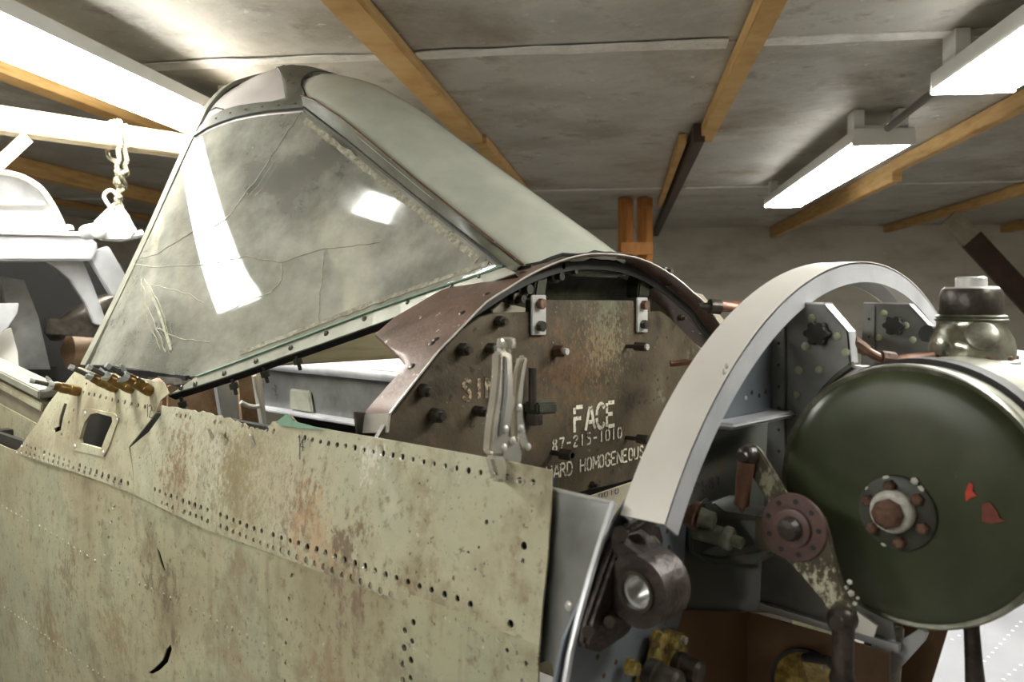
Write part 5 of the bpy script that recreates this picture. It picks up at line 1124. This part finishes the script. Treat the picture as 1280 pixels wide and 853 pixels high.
for k in range(9):
    t = k * .698 + .3; part(hd, 'hub_hole', MB().cyl(hbq - X * .004 + (Y * math.cos(t) + Z * math.sin(t)) * .0265, hbq - X * .0046 + (Y * math.cos(t) + Z * math.sin(t)) * .0265, .0028, n=10), M_RUBBER)
for p, q_, r, m, nm in [((937, 569), (930, 572), .0105, M_BROWNSTEEL, 'pivot_bolt'), ((1054, 774), (1050, 776), .0135, M_DARKSTEEL, 'pivot_bolt')]:
    q = at_x(*p, CX); part(ck_, nm, MB().lathe(q + X * .004, -X, [(0, r), (.012, r), (.016, r * .8), (.018, r * .55), (.022, r * .5)], 16), m)
part(ck_, 'upper_link', MB().tube([at_x(933, 578, CX - .008), at_x(930, 600, CX - .008), at_x(928, 622, CX - .006), at_x(927, 630, CX - .004)], [.009, .0085, .0075, .008], 12), M_COPPER)
part(ck_, 'upper_link_tip', MB().tube([at_x(927, 628, CX - .004), at_x(928, 640, CX)], [.0055, .002], 10), M_RUST)
part(ck_, 'lower_link', MB().tube([at_x(1054, 780, CX - .008), at_x(1054, 805, CX - .008), at_x(1053, 838, CX - .008), at_x(1053, 850, CX - .008), at_x(1052, 880, CX - .008)], [.011, .010, .010, .0125, .006], 12), M_BROWNSTEEL)
for p, r in [((1062, 728), .005), ((1064, 742), .006), ((1068, 755), .004), ((1058, 735), .004), ((1072, 748), .003)]:
    q = at_x(*p, CX + .002); part(ck_, 'corrosion_flake', MB().dome(q, Vector((-.7, -.6, .3)), r * .6, .0025, 5), M_WHITECORR, smooth=0)
# bracket that carries it, and its rods
bk_ = part(fus, 'crank_bracket', MB().prism([at_x(a, b, CX + .012) for a, b in [(873, 632), (890, 628), (905, 640), (962, 648), (962, 654), (885, 648)]], (.05, 0, 0)), M_DARKWEB, bevel=.002)
part(bk_, 'lower_arm', MB().prism([at_x(a, b, CX + .012) for a, b in [(868, 690), (900, 697), (962, 686), (962, 692), (945, 706), (890, 706)]], (.05, 0, 0)), M_DARKWEB, bevel=.002)
part(bk_, 'end_wall', MB().prism([at_x(a, b, CX + .010) for a, b in [(943, 646), (965, 648), (965, 692), (943, 686)]], (.05, 0, 0)), M_CRANK, bevel=.002)
part(bk_, 'mount_plate', MB().prism([at_y(a, b, -.338) for a, b in [(858, 640), (880, 622), (905, 630), (950, 690), (950, 712), (880, 705), (858, 690)]], (0, -.006, 0)), M_DARKWEB, bevel=.002)
part(bk_, 'copper_pin', MB().tube([at_x(836, 637, -.36), at_x(852, 641, -.36), at_x(866, 645, -.36)], [.010, .011, .011], 12), M_COPPER)
part(bk_, 'copper_collar', MB().cyl(at_x(866, 643, -.36), at_x(874, 646, -.36), .0145, n=14), M_RUST)
part(bk_, 'steel_tip', MB().tube([at_x(874, 646, -.36), at_x(892, 652, -.355), at_x(894, 653, -.355)], [.010, .009, .004], 12), M_TANKRIM)
part(bk_, 'alloy_rod', MB().tube([at_x(869, 662, -.35), at_x(905, 672, -.35), at_x(907, 672, -.35), at_x(914, 675, -.35), at_x(916, 675, -.35), at_x(928, 680, -.35)], [.010, .010, .012, .012, .006, .006], 14), M_TANKRIM)

# ================================================================== FASTENERS AND TOOLS
for k, (bx_, by_, tx_, ty_, lab) in enumerate([(100, 490, 39, 476, 'brass bodied wing nut fastener standing apart at left of the cheek skin'), (146, 486, 88, 459, 'leftmost of three clustered brass wing nut fasteners'), (166, 487, 110, 459, 'middle one of three clustered brass wing nut fasteners'), (189, 490, 134, 457, 'rightmost of three clustered brass wing nut fasteners')]):
    b0 = on_skin(bx_, by_, .003); d0 = np.linalg.norm(np.array(b0) - CAM)
    v0 = np.array(b0) - CAM; fdep = v0[0] * LY + v0[1] * LX
    tip = at_d(tx_, ty_, fdep - .055)
    ax = (tip - b0); ln = ax.length; ax.normalize()
    t = thing('wing_nut_fastener', lab, 'fastener', b0, 'temporary wing nut fasteners on the cheek skin')
    part(t, 'brass_body', MB().lathe(b0, ax, [(0, .009), (.006, .0102), (ln * .2, .0102), (ln * .21, .0092), (ln * .24, .0102), (ln * .4, .0102), (ln * .41, .009), (ln * .52, .009), (ln * .55, .0075)], 16), M_BRASS)
    part(t, 'threaded_rod', MB().cyl(b0 + ax * ln * .5, tip, .0042, n=10), M_DARKSTEEL)
    part(t, 'rod_tip', MB().cyl(tip - ax * .006, tip + ax * .002, .005, n=10), M_ZINC)
    side_ = ax.cross(Z).normalized(); upv = side_.cross(ax).normalized(); c = b0 + ax * ln * .58
    wn = MB().cyl(c - ax * .006, c + ax * .007, .0078, n=10)
    an = [.9, .3, .6, 1.0][k]
    for sg in (-1, 1):
        wv = (upv * math.sin(an) + side_ * math.cos(an)) * sg
        wn.prism([c + wv * .005 - ax * .005, c + wv * .016 + ax * .004, c + wv * .021 + ax * .012, c + wv * .017 + ax * .014, c + wv * .005 + ax * .006], ax.cross(wv) * .0045)
    part(t, 'wing_nut', wn, M_ZINC, bevel=.0008)

# locking pliers clamped on the top edge of the skin
pb = on_skin(629, 578); PLY = pb.y - .004
pl_ = thing('locking_pliers', 'bright nickel locking pliers clamped on the top edge of the khaki skin', 'pliers', at_y(630, 590, PLY))
def py_(px, th, y=0): return MB().prism([at_y(a, b, PLY + y) for a, b in px], (0, th, 0))
part(pl_, 'fixed_handle', py_([(625, 440), (641, 440), (643, 470), (643, 492), (646, 500), (642, 520), (637, 545), (634, 570), (616, 570), (613, 566), (616, 530), (621, 498), (624, 470)], .013, -.0065), M_CHROME, bevel=.003, smooth=50)
part(pl_, 'handle_groove', py_([(631, 446), (634, 446), (635, 490), (627, 545), (624, 545), (630, 490)], .0015, -.0082), M_GREYPL, smooth=0)
part(pl_, 'adjusting_screw', MB().lathe(at_y(633, 441, PLY), at_y(633, 428, PLY) - at_y(633, 441, PLY), [(0, .005), (.004, .005), (.005, .0095), (.010, .0105), (.0145, .0095), (.016, .005)], 20), M_CHROME)
part(pl_, 'release_lever', py_([(654, 446), (660, 444), (661, 452), (657, 480), (655, 505), (656, 520), (660, 545), (664, 556), (660, 566), (652, 566), (646, 548), (644, 520), (646, 490), (650, 462)], .011, -.005), M_CHROME, bevel=.003, smooth=50)
part(pl_, 'inner_lever', py_([(648, 470), (651, 455), (654, 449), (652, 490), (649, 500), (646, 498)], .006, -.003), M_CHROME, smooth=0)
part(pl_, 'jaw_link', py_([(634, 545), (650, 552), (654, 566), (652, 580), (640, 582), (626, 572)], .009, -.0045), M_CHROME, bevel=.002, smooth=50)
part(pl_, 'upper_jaw', py_([(614, 570), (634, 572), (636, 585), (634, 600), (628, 603), (622, 600), (618, 585)], .012, -.012), M_CHROME, bevel=.003, smooth=50)
part(pl_, 'jaw_pad', py_([(619, 594), (637, 597), (635, 604), (622, 603)], .012, -.018), M_CHROME, bevel=.003, smooth=50)
for p in [(632, 537), (651, 536), (641, 551), (630, 560), (660, 559), (649, 510)]:
    q = at_y(*p, PLY - .0065); part(pl_, 'pivot_rivet', MB().dome(q, -Y, .0042, .0025, 12), M_STEEL)

# aluminium wing skin lying beyond, low at the right
wg = thing('aircraft_wing', 'bright riveted aluminium wing skin lying low behind the tank', 'wing', P(.6, -.5, FLOOR_H))
WH = -.58
wc = [at_h(a, b, WH) for a, b in [(1135, 900), (1130, 795), (1190, 735), (1330, 700), (1500, 760), (1400, 930)]]
wpn = part(wg, 'skin_sheet', MB().prism(wc, (0, 0, -.02)), M_WINGSKIN, smooth=0)
for (a0, b0), (a1, b1), n in [((1276, 778), (1200, 860), 16), ((1235, 775), (1190, 800), 6), ((1290, 820), (1240, 862), 8)]:
    for k in range(n):
        t = k / (n - 1); q = at_h(a0 + (a1 - a0) * t, b0 + (b1 - b0) * t, WH); part(wpn, 'rivet', MB().dome(q, Z, .003, .0014, 7), M_ALU)
wcx = sum((q for q in wc), Vector((0, 0, 0))) / len(wc)
part(wg, 'trestle', MB().box((wcx.x, wcx.y, (ZC + WH - .02) / 2), (.12, .4, ZC + WH - .02)), M_WOOD, smooth=0)
